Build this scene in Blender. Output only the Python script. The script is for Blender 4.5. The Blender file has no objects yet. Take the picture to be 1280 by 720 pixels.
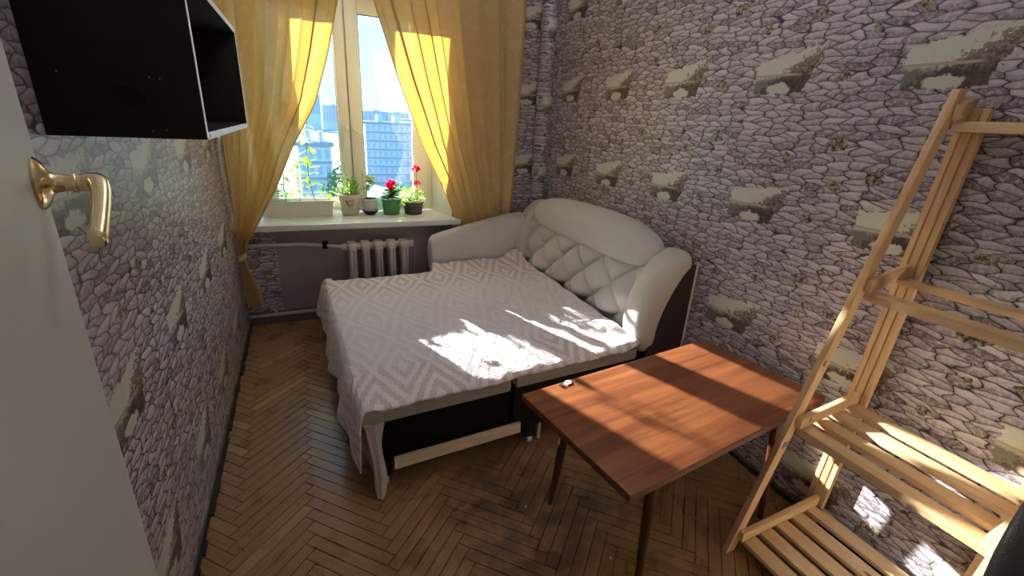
import bpy, bmesh, math, random
from mathutils import Vector, Matrix, noise as mnoise
random.seed(7)
S = bpy.context.scene
COL = S.collection
PI = math.pi

# ------------------------------------------------------------------ camera
CAM = Vector((0, 0, 1.55)); FPX = 572.0; VPY = (374, 138); ROLL = 0.055
_y = Vector((VPY[0]-640, -(VPY[1]-360), -FPX)).normalized()
_z = Vector((1, -ROLL, 0)).cross(_y).normalized()
if _z.y < 0: _z = -_z
_x = _y.cross(_z)
ROT = Matrix((_x, _y, _z))
cd = bpy.data.cameras.new('camera'); cam = bpy.data.objects.new('camera', cd); COL.objects.link(cam)
cd.sensor_width = 36; cd.lens = FPX/1280*36; cd.clip_start = 0.02; cd.clip_end = 5000
cam.matrix_world = Matrix.Translation(CAM) @ ROT.to_4x4()
S.camera = cam
def project(p):
    q = ROT.transposed() @ (Vector(p)-CAM)
    if q.z > -0.05: return None
    return 640+FPX*q.x/-q.z, 360-FPX*q.y/-q.z

# ------------------------------------------------------------------ world, sun, exposure
W = bpy.data.worlds.new('sky'); S.world = W; W.use_nodes = True
nt = W.node_tree; nt.nodes.clear()
tc = nt.nodes.new('ShaderNodeTexCoord'); sp = nt.nodes.new('ShaderNodeSeparateXYZ')
nt.links.new(tc.outputs['Generated'], sp.inputs[0])
rp = nt.nodes.new('ShaderNodeValToRGB')
rp.color_ramp.elements[0].position = 0.0; rp.color_ramp.elements[0].color = (0.165, 0.335, 0.46, 1)
rp.color_ramp.elements[1].position = 0.7; rp.color_ramp.elements[1].color = (0.09, 0.23, 0.46, 1)
e = rp.color_ramp.elements.new(0.12); e.color = (0.145, 0.32, 0.47, 1)
nt.links.new(sp.outputs[2], rp.inputs[0])
mp = nt.nodes.new('ShaderNodeMapping'); mp.inputs['Scale'].default_value = (2, 2, 14)
nz = nt.nodes.new('ShaderNodeTexNoise'); nz.inputs['Scale'].default_value = 3; nz.inputs['Detail'].default_value = 4
nt.links.new(tc.outputs['Generated'], mp.inputs[0]); nt.links.new(mp.outputs[0], nz.inputs['Vector'])
r2 = nt.nodes.new('ShaderNodeValToRGB'); r2.color_ramp.elements[0].position = .5; r2.color_ramp.elements[1].position = .75
nt.links.new(nz.outputs[0], r2.inputs[0])
mx = nt.nodes.new('ShaderNodeMix'); mx.data_type = 'RGBA'
mfac = nt.nodes.new('ShaderNodeMath'); mfac.operation = 'MULTIPLY'; mfac.inputs[1].default_value = .55
nt.links.new(r2.outputs[0], mfac.inputs[0]); nt.links.new(mfac.outputs[0], mx.inputs[0])
nt.links.new(rp.outputs[0], mx.inputs[6]); mx.inputs[7].default_value = (0.20, 0.37, 0.5, 1)
bg = nt.nodes.new('ShaderNodeBackground'); wo = nt.nodes.new('ShaderNodeOutputWorld')
bg.inputs[1].default_value = 5.0
nt.links.new(mx.outputs[2], bg.inputs[0]); nt.links.new(bg.outputs[0], wo.inputs[0])

EL = math.radians(15.2); AZ = math.radians(-70)
SUND = Vector((math.cos(EL)*math.cos(AZ), math.cos(EL)*math.sin(AZ), -math.sin(EL)))
sl = bpy.data.lights.new('sun', 'SUN'); sl.energy = 24; sl.color = (1.0, 0.95, 0.87); sl.angle = math.radians(.6)
so = bpy.data.objects.new('sun', sl); COL.objects.link(so); so.location = (-3, 9, 5)
so.rotation_euler = SUND.to_track_quat('-Z', 'Y').to_euler()
FILL_ROOM = 27.0; FILL_HALL = 14.0  # strengths of the two added fill lamps

S.view_settings.view_transform = 'Standard'; S.view_settings.look = 'None'
S.view_settings.exposure = 0.46; S.view_settings.gamma = 1.0; S.view_settings.use_curve_mapping = False
S.cycles.max_bounces = 10; S.cycles.diffuse_bounces = 6; S.cycles.transparent_max_bounces = 16
S.cycles.transmission_bounces = 8; S.cycles.sample_clamp_indirect = 6.0
S.cycles.use_denoising = True

# ------------------------------------------------------------------ material helpers
def srgb(r, g, b):
    f = lambda c: (c/255/12.92 if c/255 <= .04045 else ((c/255+.055)/1.055)**2.4)
    return (f(r), f(g), f(b), 1)
class G:
    def __init__(s, name):
        s.mat = bpy.data.materials.new(name); s.mat.use_nodes = True; s.nt = s.mat.node_tree
        s.nt.nodes.clear(); s.out = s.n('ShaderNodeOutputMaterial')
    def n(s, t, **k):
        x = s.nt.nodes.new(t)
        for a, b in k.items(): setattr(x, a, b)
        return x
    def put(s, sock, v):
        if v is None: return
        if hasattr(v, 'links'): s.nt.links.new(v, sock)
        else: sock.default_value = v
    def m(s, op, a, b=None, c=None):
        x = s.n('ShaderNodeMath', operation=op)
        for i, v in enumerate((a, b, c)): s.put(x.inputs[i], v)
        return x.outputs[0]
    def add(s, a, b): return s.m('ADD', a, b)
    def sub(s, a, b): return s.m('SUBTRACT', a, b)
    def mul(s, a, b): return s.m('MULTIPLY', a, b)
    def step(s, v, lo, hi):
        x = s.n('ShaderNodeMapRange', interpolation_type='SMOOTHSTEP')
        s.put(x.inputs['Value'], v); s.put(x.inputs['From Min'], lo); s.put(x.inputs['From Max'], hi)
        return x.outputs[0]
    def mix(s, f, a, b, mode='MIX'):
        x = s.n('ShaderNodeMix', data_type='RGBA', blend_type=mode)
        s.put(x.inputs[0], f); s.put(x.inputs[6], a); s.put(x.inputs[7], b)
        return x.outputs[2]
    def noise(s, vec, scale, detail=2, rough=.5, col=False, dist=0):
        x = s.n('ShaderNodeTexNoise'); s.put(x.inputs['Vector'], vec); s.put(x.inputs['Scale'], scale)
        x.inputs['Detail'].default_value = detail; x.inputs['Roughness'].default_value = rough
        x.inputs['Distortion'].default_value = dist
        return x.outputs['Color'] if col else x.outputs['Fac']
    def vor(s, vec, scale, feature='F1', rnd=1.0, dim='3D'):
        x = s.n('ShaderNodeTexVoronoi', feature=feature, voronoi_dimensions=dim); s.put(x.inputs['Vector'], vec)
        x.inputs['Scale'].default_value = scale; x.inputs['Randomness'].default_value = rnd
        return x
    def coord(s, which='Object'): return s.n('ShaderNodeTexCoord').outputs[which]
    def pos(s): return s.n('ShaderNodeNewGeometry').outputs['Position']
    def map(s, vec, scale=(1, 1, 1), loc=(0, 0, 0), rot=(0, 0, 0)):
        x = s.n('ShaderNodeMapping'); s.put(x.inputs['Vector'], vec)
        x.inputs['Scale'].default_value = scale; x.inputs['Location'].default_value = loc; x.inputs['Rotation'].default_value = rot
        return x.outputs[0]
    def xyz(s, vec):
        x = s.n('ShaderNodeSeparateXYZ'); s.put(x.inputs[0], vec); return x.outputs
    def comb(s, a, b, c=0.0):
        x = s.n('ShaderNodeCombineXYZ'); s.put(x.inputs[0], a); s.put(x.inputs[1], b); s.put(x.inputs[2], c); return x.outputs[0]
    def bump(s, h, strength=.3, dist=.01):
        x = s.n('ShaderNodeBump'); s.put(x.inputs['Height'], h); x.inputs['Strength'].default_value = strength
        x.inputs['Distance'].default_value = dist; return x.outputs[0]
    def bsdf(s, col, rough=.6, metal=0, spec=.5, normal=None, **k):
        x = s.n('ShaderNodeBsdfPrincipled'); s.put(x.inputs['Base Color'], col); s.put(x.inputs['Roughness'], rough)
        s.put(x.inputs['Metallic'], metal); s.put(x.inputs['Specular IOR Level'], spec)
        if normal is not None: s.put(x.inputs['Normal'], normal)
        for a, b in k.items(): s.put(x.inputs[a.replace('_', ' ')], b)
        return x.outputs[0]
    def done(s, sh): s.nt.links.new(sh, s.out.inputs[0]); return s.mat
def plain(name, col, rough=.6, metal=0, spec=.5, var=.12, scale=30, bump=0, bscale=200):
    g = G(name); p = g.coord()
    n = g.noise(p, scale, 4)
    c = g.mix(n, tuple(v*(1-var) for v in col[:3])+(1,), tuple(min(1, v*(1+var)) for v in col[:3])+(1,))
    nm = g.bump(g.noise(p, bscale, 3), bump, .004) if bump else None
    return g.done(g.bsdf(c, rough, metal, spec, nm))

def wallpaper_mat():
    g = G('stone_print_wallpaper'); uv = g.coord('UV')
    u, v, _ = g.xyz(uv)
    wn = g.xyz(g.noise(uv, 9, 3, .6, col=True))
    wu = g.mul(g.sub(wn[0], .5), .055); wv = g.mul(g.sub(wn[1], .5), .03)
    sv = g.mul(g.add(v, wv), 38.0); su = g.add(g.mul(g.add(u, wu), 13.5), g.mul(g.m('COSINE', g.mul(sv, PI)), .2))
    vec = g.comb(su, sv)
    e = g.vor(vec, 1.0, 'DISTANCE_TO_EDGE', .76, '2D').outputs['Distance']
    c = g.vor(vec, 1.0, 'F1', .76, '2D')
    rc = g.xyz(c.outputs['Color'])
    fine = g.noise(uv, 70, 5, .7); mid = g.noise(uv, 16, 3, .6)
    py_ = g.xyz(c.outputs['Position'])[1]; lift = g.sub(sv, py_)
    stone = g.mix(rc[0], srgb(128, 118, 130), srgb(196, 188, 198))
    stone = g.mix(g.mul(g.step(lift, -.1, .5), .5), stone, srgb(226, 220, 228))
    stone = g.mix(g.mul(g.step(lift, -.1, -.5), .45), stone, srgb(96, 84, 96))
    stone = g.mix(g.step(rc[1], .75, 1.0), stone, srgb(114, 98, 110))
    stone = g.mix(g.step(fine, .42, .75), stone, srgb(222, 212, 214))
    stone = g.mix(g.mul(g.step(mid, .55, .8), .35), stone, srgb(100, 84, 92))
    # printed rounding: darker towards the joints
    rnd = g.step(e, .02, .2)
    stone = g.mix(rnd, g.mix(.4, stone, srgb(84, 70, 78)), stone)
    width = g.add(.004, g.mul(mid, .075))
    line = g.step(e, g.mul(width, .5), width)
    line = g.mul(line, g.step(c.outputs['Distance'], .86, .66))
    base = g.mix(line, srgb(50, 41, 48), stone)
    # picture motif on a .585 x .546 repeat
    def cell(off_u, off_v):
        a = g.mul(g.sub(g.m('FRACT', g.add(g.m('DIVIDE', g.sub(u, off_u), .585), 100.5)), .5), .585)
        b = g.mul(g.sub(g.m('FRACT', g.add(g.m('DIVIDE', g.sub(v, off_v), .546), 100.5)), .5), .546)
        return a, b
    n2 = g.xyz(g.noise(uv, 34, 3, .65, col=True)); jn = g.mul(g.sub(n2[0], .5), .06); jn2 = g.mul(g.sub(n2[1], .5), .05)
    a, b = cell(0, 0)
    aj = g.add(a, jn); bj = g.add(b, jn2)
    top = g.sub(g.add(.070, g.mul(aj, .16)), bj)
    bot = g.add(bj, .088); lef = g.add(aj, .145); rig = g.sub(g.add(.125, g.mul(bj, .35)), aj)
    inside = g.m('MINIMUM', g.m('MINIMUM', top, bot), g.m('MINIMUM', lef, rig))
    mask = g.step(inside, 0, .006)
    rn = g.noise(uv, 55, 5, .75)
    ruin_h = g.add(g.add(.002, g.mul(aj, .62)), g.mul(g.sub(rn, .5), .26))
    ruin = g.step(g.sub(ruin_h, bj), 0, .012)
    sky = g.mix(rn, srgb(192, 194, 184), srgb(222, 222, 212))
    ruinc = g.mix(g.step(rn, .38, .62), srgb(58, 44, 42), srgb(150, 134, 120))
    pic = g.mix(ruin, sky, ruinc)
    dk = g.step(g.sub(-.018, bj), -.012, .016)
    pic = g.mix(g.mul(dk, .75), pic, srgb(48, 36, 34))
    pd = g.add(g.m('POWER', g.m('DIVIDE', g.add(a, .02), .06), 2.0), g.m('POWER', g.m('DIVIDE', g.add(bj, .066), .024), 2.0))
    pic = g.mix(g.step(pd, 1.1, .6), pic, srgb(200, 202, 190))
    ln = g.m('ABSOLUTE', g.add(b, .012)); pic = g.mix(g.mul(g.step(ln, .006, .003), g.step(a, .09, .05)), pic, srgb(176, 164, 142))
    base = g.mix(mask, base, pic)
    for ou, ov, r in ((.2925, .273, .042), (.10, .21, .03), (-.13, .17, .03), (.25, -.03, .03), (-.26, .12, .026)):
        a2, b2 = cell(ou, ov)
        d = g.m('SQRT', g.add(g.m('POWER', g.add(a2, jn), 2.0), g.m('POWER', g.mul(g.add(b2, jn2), 1.5), 2.0)))
        sp_ = g.mix(g.step(rn, .42, .6), srgb(50, 40, 40), srgb(178, 170, 146))
        base = g.mix(g.step(d, r, r*.8), base, sp_)
    nm = g.bump(g.add(e, g.mul(fine, .2)), .12, .003)
    return g.done(g.bsdf(base, .36, 0, .55, nm))

def parquet_mat(name, per):
    g = G(name); p = g.coord()
    if per == 'object': r = g.n('ShaderNodeObjectInfo').outputs['Random']
    else: r = g.n('ShaderNodeNewGeometry').outputs['Random Per Island']
    P = g.pos()
    shift = g.comb(g.mul(r, 37.0), g.mul(r, 11.0), 0.0)
    vv = g.n('ShaderNodeVectorMath', operation='ADD'); g.put(vv.inputs[0], p if per == 'object' else P); g.put(vv.inputs[1], shift)
    gr = g.noise(g.map(vv.outputs[0], (4, 60, 4) if per == 'object' else (30, 30, 4)), 1.6, 5, .65, dist=.6)
    c = g.mix(g.step(gr, .3, .72), srgb(124, 92, 60), srgb(162, 124, 84))
    c = g.mix(g.mul(r, .45), c, srgb(140, 100, 66))
    c = g.mix(g.mul(g.step(r, .8, 1.0), .6), c, srgb(182, 146, 104))
    if per == 'object':
        _, oy, oz = g.xyz(p); c = g.mix(g.mul(g.step(oz, -.0002, -.0016), .5), c, srgb(44, 30, 22))
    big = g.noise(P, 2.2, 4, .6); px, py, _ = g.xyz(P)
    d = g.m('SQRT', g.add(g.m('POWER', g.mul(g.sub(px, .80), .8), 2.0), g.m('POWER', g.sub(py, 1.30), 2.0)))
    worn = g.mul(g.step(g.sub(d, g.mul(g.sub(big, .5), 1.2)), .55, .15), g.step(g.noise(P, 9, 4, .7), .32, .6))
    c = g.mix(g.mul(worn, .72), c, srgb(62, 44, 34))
    sp2 = g.step(g.noise(P, 26, 2), .72, .78); c = g.mix(g.mul(sp2, .6), c, srgb(50, 34, 24))
    rough = g.add(.20, g.mul(g.noise(P, 6, 3), .18))
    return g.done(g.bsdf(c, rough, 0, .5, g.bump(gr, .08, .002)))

def wood_mat(name, c1, c2, axis=(40, 2, 40), rough=.5, knots=False, var=None, spec=.4, dist=.5, sc=1.0):
    g = G(name); p = g.coord()
    n = g.noise(g.map(p, axis), sc, 5, .6, dist=dist)
    c = g.mix(g.step(n, .3, .7), c1, c2)
    if var: 
        r = g.n('ShaderNodeObjectInfo').outputs['Random']; c = g.mix(g.mul(r, .5), c, var)
    n2 = g.noise(p, 3, 3); c = g.mix(g.mul(g.step(n2, .45, .8), .35), c, c1)
    if knots:
        kd = g.vor(g.map(p, (9, 3.2, 5)), 1.0, 'F1').outputs['Distance']
        c = g.mix(g.mul(g.step(kd, .09, .04), .85), c, srgb(96, 58, 30))
    return g.done(g.bsdf(c, rough, 0, spec, g.bump(n, .06, .002)))

def bedspread_mat():
    g = G('pink_chevron_bedspread'); uv = g.coord('UV'); u, v, _ = g.xyz(uv)
    nn = g.xyz(g.noise(uv, 6, 2, .5, col=True))
    u = g.add(u, g.mul(g.sub(nn[0], .5), .03)); v = g.add(v, g.mul(g.sub(nn[1], .5), .03))
    P = .27
    tri = lambda x, p: g.mul(g.m('ABSOLUTE', g.sub(g.m('FRACT', g.add(g.m('DIVIDE', x, p), 50.0)), .5)), 2.0)
    s = g.add(tri(u, P), tri(v, P*2.2))
    st = g.m('FRACT', g.add(g.mul(s, 2.2), g.mul(g.m('SINE', g.mul(u, 420.0)), .05)))
    stripe = g.mul(g.step(st, .42, .52), g.step(st, 1.0, .93))
    rib = g.m('SINE', g.mul(g.add(u, g.mul(v, .3)), 900.0))
    fz = g.noise(uv, 240, 3, .7); fz2 = g.noise(uv, 40, 4, .7)
    bald = g.step(g.add(fz2, g.mul(fz, .3)), .48, .72)
    hatch = g.step(g.m('SINE', g.mul(v, 330.0)), -.2, .5)
    pink = g.mix(g.add(g.mul(bald, .45), g.mul(hatch, .3)), srgb(208, 170, 166), srgb(228, 210, 210))
    border = g.add(g.step(v, .42, .22), g.step(v, 1.15, 1.45))
    c = g.mix(g.mul(stripe, g.add(.20, g.mul(border, .55))), srgb(250, 245, 249), pink)
    c = g.mix(g.mul(fz, .25), c, srgb(246, 238, 240))
    h = g.add(g.mul(g.sub(1.0, stripe), .8), g.add(g.add(g.mul(fz, .35), g.mul(fz2, .8)), g.add(g.mul(rib, .06), g.mul(hatch, .25))))
    return g.done(g.bsdf(c, .95, 0, .1, g.bump(h, .9, .006), Sheen_Weight=.3))

def fabric_mat(name, col, var=.08):
    g = G(name); p = g.coord(); n = g.noise(p, 5, 3); f = g.noise(p, 400, 2)
    c = g.mix(n, tuple(x*(1-var) for x in col[:3])+(1,), tuple(x*(1+var) for x in col[:3])+(1,))
    return g.done(g.bsdf(c, .9, 0, .15, g.bump(f, .25, .002), Sheen_Weight=.25))

def curtain_mat():
    g = G('yellow_damask_curtain'); uv = g.coord('UV'); P = g.coord()
    n = g.noise(g.map(uv, (6, 6, 1)), 1.6, 3, .6, dist=1.5)
    leaf = g.step(n, .56, .62); w = g.noise(g.map(uv, (300, 300, 1)), 1.0, 1)
    cd_ = g.mix(g.mul(leaf, .5), srgb(216, 190, 142), srgb(228, 206, 164))
    ct = g.mix(g.mul(leaf, .5), srgb(246, 194, 84), srgb(250, 208, 116))
    ct = g.mix(g.mul(w, .25), ct, srgb(230, 184, 100))
    d = g.n('ShaderNodeBsdfDiffuse'); g.put(d.inputs[0], cd_)
    t = g.n('ShaderNodeBsdfTranslucent'); g.put(t.inputs[0], ct)
    tr = g.n('ShaderNodeBsdfTransparent'); g.put(tr.inputs[0], (1.0, .8, .42, 1))
    a = g.n('ShaderNodeMixShader'); a.inputs[0].default_value = .27
    g.nt.links.new(d.outputs[0], a.inputs[1]); g.nt.links.new(t.outputs[0], a.inputs[2])
    b = g.n('ShaderNodeMixShader'); b.inputs[0].default_value = .035
    g.nt.links.new(a.outputs[0], b.inputs[1]); g.nt.links.new(tr.outputs[0], b.inputs[2])
    return g.done(b.outputs[0])

def glass_mat():
    g = G('window_glass'); tr = g.n('ShaderNodeBsdfTransparent'); tr.inputs[0].default_value = (.93, .97, .98, 1)
    gl = g.n('ShaderNodeBsdfGlossy'); gl.inputs['Roughness'].default_value = .02
    fr = g.n('ShaderNodeFresnel'); fr.inputs[0].default_value = 1.45
    mxs = g.n('ShaderNodeMixShader'); g.nt.links.new(fr.outputs[0], mxs.inputs[0])
    g.nt.links.new(tr.outputs[0], mxs.inputs[1]); g.nt.links.new(gl.outputs[0], mxs.inputs[2])
    return g.done(mxs.outputs[0])
def leaf_mat(name, c1, c2, c3):
    g = G(name); p = g.pos(); n = g.noise(p, 40, 2); c = g.mix(g.step(n, .35, .65), c1, c2)
    d = g.bsdf(c, .5, 0, .3); t = g.n('ShaderNodeBsdfTranslucent'); g.put(t.inputs[0], c3)
    m_ = g.n('ShaderNodeMixShader'); m_.inputs[0].default_value = .5
    g.nt.links.new(d, m_.inputs[1]); g.nt.links.new(t.outputs[0], m_.inputs[2])
    return g.done(m_.outputs[0])
def emit_mat(name, col, st):
    g = G(name); e_ = g.n('ShaderNodeEmission'); e_.inputs[0].default_value = col; e_.inputs[1].default_value = st
    return g.done(e_.outputs[0])

M = {}
M['paper'] = wallpaper_mat()
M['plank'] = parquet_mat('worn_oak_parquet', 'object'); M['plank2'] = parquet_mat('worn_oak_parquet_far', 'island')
M['subfloor'] = plain('dark_subfloor', srgb(40, 30, 24), .9)
M['plaster'] = plain('old_grey_plaster', srgb(120, 115, 110), .9, bump=.3)
M['dirt'] = plain('black_dirt_joint', srgb(38, 36, 36), .95, bump=.6)
M['ceil'] = plain('white_ceiling_paint', srgb(232, 230, 226), .9)
M['hall'] = plain('pale_hall_paint', srgb(225, 222, 214), .9)
M['mauve'] = plain('grey_mauve_oil_paint', srgb(150, 140, 142), .45, bump=.08)
M['radpaint'] = plain('old_grey_white_enamel', srgb(186, 178, 176), .4, bump=.1)
M['pvc'] = plain('white_window_plastic', srgb(226, 226, 218), .35, var=.03)
M['gasket'] = plain('dark_rubber_gasket', srgb(50, 52, 54), .7)
M['sill'] = plain('white_window_sill', srgb(222, 224, 222), .35, var=.03)
M['glass'] = glass_mat()
M['curtain'] = curtain_mat()
M['sofa'] = fabric_mat('pale_beige_grey_velour', srgb(206, 203, 198))
M['sofa2'] = fabric_mat('grey_mattress_fabric', srgb(168, 160, 152))
M['flap'] = fabric_mat('pinkish_grey_skirt_fabric', srgb(196, 178, 172))
M['spread'] = bedspread_mat()
M['vinyl'] = plain('dark_brown_vinyl', srgb(48, 38, 36), .5)
M['black'] = plain('black_laminate', srgb(8, 8, 9), .6, spec=.2)
M['blackmatte'] = plain('matte_black_fabric', srgb(10, 10, 12), .9)
M['rawwood'] = wood_mat('raw_pale_board', srgb(206, 180, 146), srgb(224, 204, 176), (3, 40, 40))
M['table'] = wood_mat('reddish_teak_veneer', srgb(102, 55, 34), srgb(152, 92, 56), (1.0, 22, 10), .28, spec=.5, dist=.5)
M['tableedge'] = wood_mat('dark_teak_edge', srgb(74, 38, 22), srgb(120, 70, 40), (3, 20, 30), .35)
M['leg'] = wood_mat('dark_lacquered_leg', srgb(58, 28, 16), srgb(92, 48, 26), (40, 40, 3), .3)
M['pineY'] = wood_mat('pale_pine_slat', srgb(208, 172, 130), srgb(230, 200, 162), (40, 2.5, 40), .5, True, srgb(220, 184, 134))
M['pineZ'] = wood_mat('pale_pine_post', srgb(206, 166, 122), srgb(228, 194, 152), (40, 40, 2.5), .5, True, srgb(214, 172, 118))
M['pineX'] = wood_mat('pale_pine_bar', srgb(206, 168, 126), srgb(228, 196, 156), (2.5, 40, 40), .5, True, srgb(216, 178, 126))
M['cab'] = wood_mat('black_brown_laminate', srgb(20, 15, 13), srgb(27, 21, 19), (4, 40, 40), .5, spec=.25)
M['cabin'] = plain('black_cabinet_inside', srgb(9, 9, 11), .7, spec=.2)
M['edge'] = plain('white_edge_band', srgb(214, 224, 236), .4, var=.03)
M['door'] = plain('white_door_enamel', srgb(192, 193, 191), .42, var=.04, scale=6, bump=.05, bscale=14)
M['brass'] = plain('polished_brass', (0.86, 0.72, 0.44, 1), .14, 1.0, var=.05)
M['chrome'] = plain('grey_metal', srgb(190, 190, 190), .3, 1.0)
M['wheel'] = plain('white_caster_plastic', srgb(200, 200, 198), .4)
M['planter'] = plain('white_planter_plastic', srgb(224, 222, 214), .4, var=.04)
M['soil'] = plain('dark_potting_soil', srgb(58, 44, 36), .95, bump=.8)
M['potcream'] = plain('cream_pink_pot', srgb(214, 196, 180), .5, var=.06)
M['potwhite'] = plain('white_pot', srgb(216, 218, 218), .35, var=.04)
M['potgreen'] = plain('green_pot', srgb(72, 140, 86), .35, var=.08)
M['potdark'] = plain('dark_grey_pot', srgb(74, 74, 72), .5)
M['saucerdark'] = plain('dark_saucer', srgb(44, 42, 46), .4)
M['saucerpale'] = plain('pale_green_saucer', srgb(196, 208, 198), .4)
M['ink'] = plain('black_pot_drawing', srgb(46, 40, 38), .6)
M['leafbright'] = leaf_mat('bright_yellow_green_leaf', srgb(120, 176, 48), srgb(170, 206, 84), srgb(196, 236, 84))
M['leafgreen'] = leaf_mat('herb_green_leaf', srgb(96, 140, 62), srgb(140, 176, 92), srgb(166, 210, 96))
M['leafdark'] = leaf_mat('dark_green_leaf', srgb(36, 60, 34), srgb(60, 90, 46), srgb(70, 110, 44))
M['leafvar'] = leaf_mat('cream_edged_leaf', srgb(150, 176, 100), srgb(222, 226, 196), srgb(220, 232, 160))
M['stem'] = plain('brown_green_stem', srgb(92, 84, 52), .6)
M['petal'] = leaf_mat('crimson_petal', srgb(206, 26, 74), srgb(226, 60, 104), srgb(240, 60, 110))
M['dustygrey'] = plain('scuffed_dark_grey_leatherette', srgb(58, 60, 66), .5, var=.5, scale=14, bump=.3)
M['bwall'] = plain('haze_paled_render', srgb(188, 194, 200), .9, var=.06, scale=.2)  # both facade tones lightened to stand in for distance haze
M['bwall2'] = plain('haze_paled_panel', srgb(196, 200, 204), .9, var=.06, scale=.2)
M['bwin'] = plain('haze_paled_glazing', srgb(158, 166, 176), .4)  # glazing kept near the wall tone, haze put into the colour
M['broof'] = plain('grey_roof', srgb(140, 144, 150), .9)
M['tree'] = leaf_mat('outdoor_tree_leaf', srgb(84, 104, 72), srgb(112, 130, 92), srgb(120, 150, 84))
M['ground'] = plain('hazy_ground', srgb(150, 156, 150), .95, var=.2, scale=.05)
M['wrap'] = plain('pink_white_paper', srgb(236, 200, 214), .5)
M['label'] = plain('grey_sticker', srgb(120, 120, 118), .6)
M['fill_bulb'] = emit_mat('fill_bulb_glow', (1, .97, .92, 1), 6)  # glow of the bulbs in the added fill lamps

# ------------------------------------------------------------------ mesh helpers
def wloc(o):
    v = Vector((0, 0, 0))
    while o is not None: v += o.location; o = o.parent
    return v
def link(name, me, parent=None, loc=(0, 0, 0)):
    o = bpy.data.objects.new(name, me); COL.objects.link(o); o.location = loc
    if parent is not None: o.parent = parent
    return o
def tag(o, label=None, cat=None, group=None, kind=None):
    if label: o['label'] = label
    if cat: o['category'] = cat
    if group: o['group'] = group
    if kind: o['kind'] = kind
    return o
def thing(name, loc, label, cat, group=None):
    return tag(link(name, None, None, loc), label, cat, group)
def struct(name, loc=(0, 0, 0)): return tag(link(name, None, None, loc), kind='structure')
def mk(name, verts, faces, mat, parent=None, smooth=False, uvf=None, base=True):
    if parent is not None: off = wloc(parent)
    elif base:
        xs = [v[0] for v in verts]; ys = [v[1] for v in verts]; zs = [v[2] for v in verts]
        off = Vector(((min(xs)+max(xs))/2, (min(ys)+max(ys))/2, min(zs)))
    else: off = Vector((0, 0, 0))
    me = bpy.data.meshes.new(name)
    me.from_pydata([Vector(v)-off for v in verts], [], faces); me.materials.append(mat)
    if uvf:
        uvl = me.uv_layers.new(name='uv')
        for l in me.loops: uvl.data[l.index].uv = uvf(verts[l.vertex_index], l.vertex_index)
    if smooth:
        me.polygons.foreach_set('use_smooth', [True]*len(me.polygons))
    me.update()
    return link(name, me, parent, (0, 0, 0) if parent is not None else off)
class MB:
    def __init__(s): s.v = []; s.f = []
    def raw(s, v, f):
        n = len(s.v); s.v += [tuple(x) for x in v]; s.f += [tuple(i+n for i in q) for q in f]; return s
    def box(s, x0, x1, y0, y1, z0, z1):
        return s.raw([(x0, y0, z0), (x1, y0, z0), (x1, y1, z0), (x0, y1, z0), (x0, y0, z1), (x1, y0, z1), (x1, y1, z1), (x0, y1, z1)],
              [(0, 3, 2, 1), (4, 5, 6, 7), (0, 1, 5, 4), (1, 2, 6, 5), (2, 3, 7, 6), (3, 0, 4, 7)])
    def hexa(s, p):   # 8 corners bottom 4 then top 4
        return s.raw(p, [(0, 3, 2, 1), (4, 5, 6, 7), (0, 1, 5, 4), (1, 2, 6, 5), (2, 3, 7, 6), (3, 0, 4, 7)])
    def prism(s, poly, axis, a, b):   # poly 2d in the other two axes
        n = len(poly)
        def P(p, t):
            q = list(p); q.insert(axis, t); return tuple(q)
        v = [P(p, a) for p in poly]+[P(p, b) for p in poly]
        f = [tuple(range(n))[::-1], tuple(range(n, 2*n))]+[(i, (i+1) % n, n+(i+1) % n, n+i) for i in range(n)]
        return s.raw(v, f)
    def rings(s, R, cap=True, closed=True):
        n = len(R[0]); v = [p for r in R for p in r]; f = []
        for i in range(len(R)-1):
            for j in range(n if closed else n-1):
                k = (j+1) % n
                f.append((i*n+j, i*n+k, (i+1)*n+k, (i+1)*n+j))
        if cap and closed: f += [tuple(range(n))[::-1], tuple(range((len(R)-1)*n, len(R)*n))]
        return s.raw(v, f)
    def tube(s, path, r, n=10):
        path = [Vector(p) for p in path]; R = []
        rr = r if isinstance(r, (list, tuple)) else [r]*len(path)
        for i, p in enumerate(path):
            t = (path[min(i+1, len(path)-1)]-path[max(i-1, 0)]).normalized()
            a = t.cross(Vector((0, 0, 1)) if abs(t.z) < .9 else Vector((1, 0, 0))).normalized(); b = t.cross(a)
            R.append([tuple(p+rr[i]*(math.cos(2*PI*k/n)*a+math.sin(2*PI*k/n)*b)) for k in range(n)])
        return s.rings(R)
    def lathe(s, c, prof, n=28, ell=1.0):
        R = [[(c[0]+r*math.cos(2*PI*k/n), c[1]+ell*r*math.sin(2*PI*k/n), c[2]+z) for k in range(n)] for r, z in prof]
        return s.rings(R)
    def build(s, name, mat, parent=None, smooth=False, bevel=0, uvf=None, sub=0):
        o = mk(name, s.v, s.f, mat, parent, smooth, uvf)
        bm = bmesh.new(); bm.from_mesh(o.data)
        bmesh.ops.recalc_face_normals(bm, faces=bm.faces)
        if bevel:
            ed = [e_ for e_ in bm.edges if len(e_.link_faces) == 2 and e_.calc_face_angle(0) > .5]
            bmesh.ops.bevel(bm, geom=ed, offset=bevel, segments=2, profile=.6, affect='EDGES')
        bm.to_mesh(o.data); bm.free()
        if smooth or bevel:
            o.data.polygons.foreach_set('use_smooth', [True]*len(o.data.polygons))
            try: o.data.set_sharp_from_angle(angle=math.radians(38))
            except Exception: pass
        if sub:
            md = o.modifiers.new('subdivision', 'SUBSURF'); md.levels = sub; md.render_levels = sub
        return o
def B(name, mat, parent, *a, bevel=.002): return MB().box(*a).build(name, mat, parent, bevel=bevel)
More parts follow.
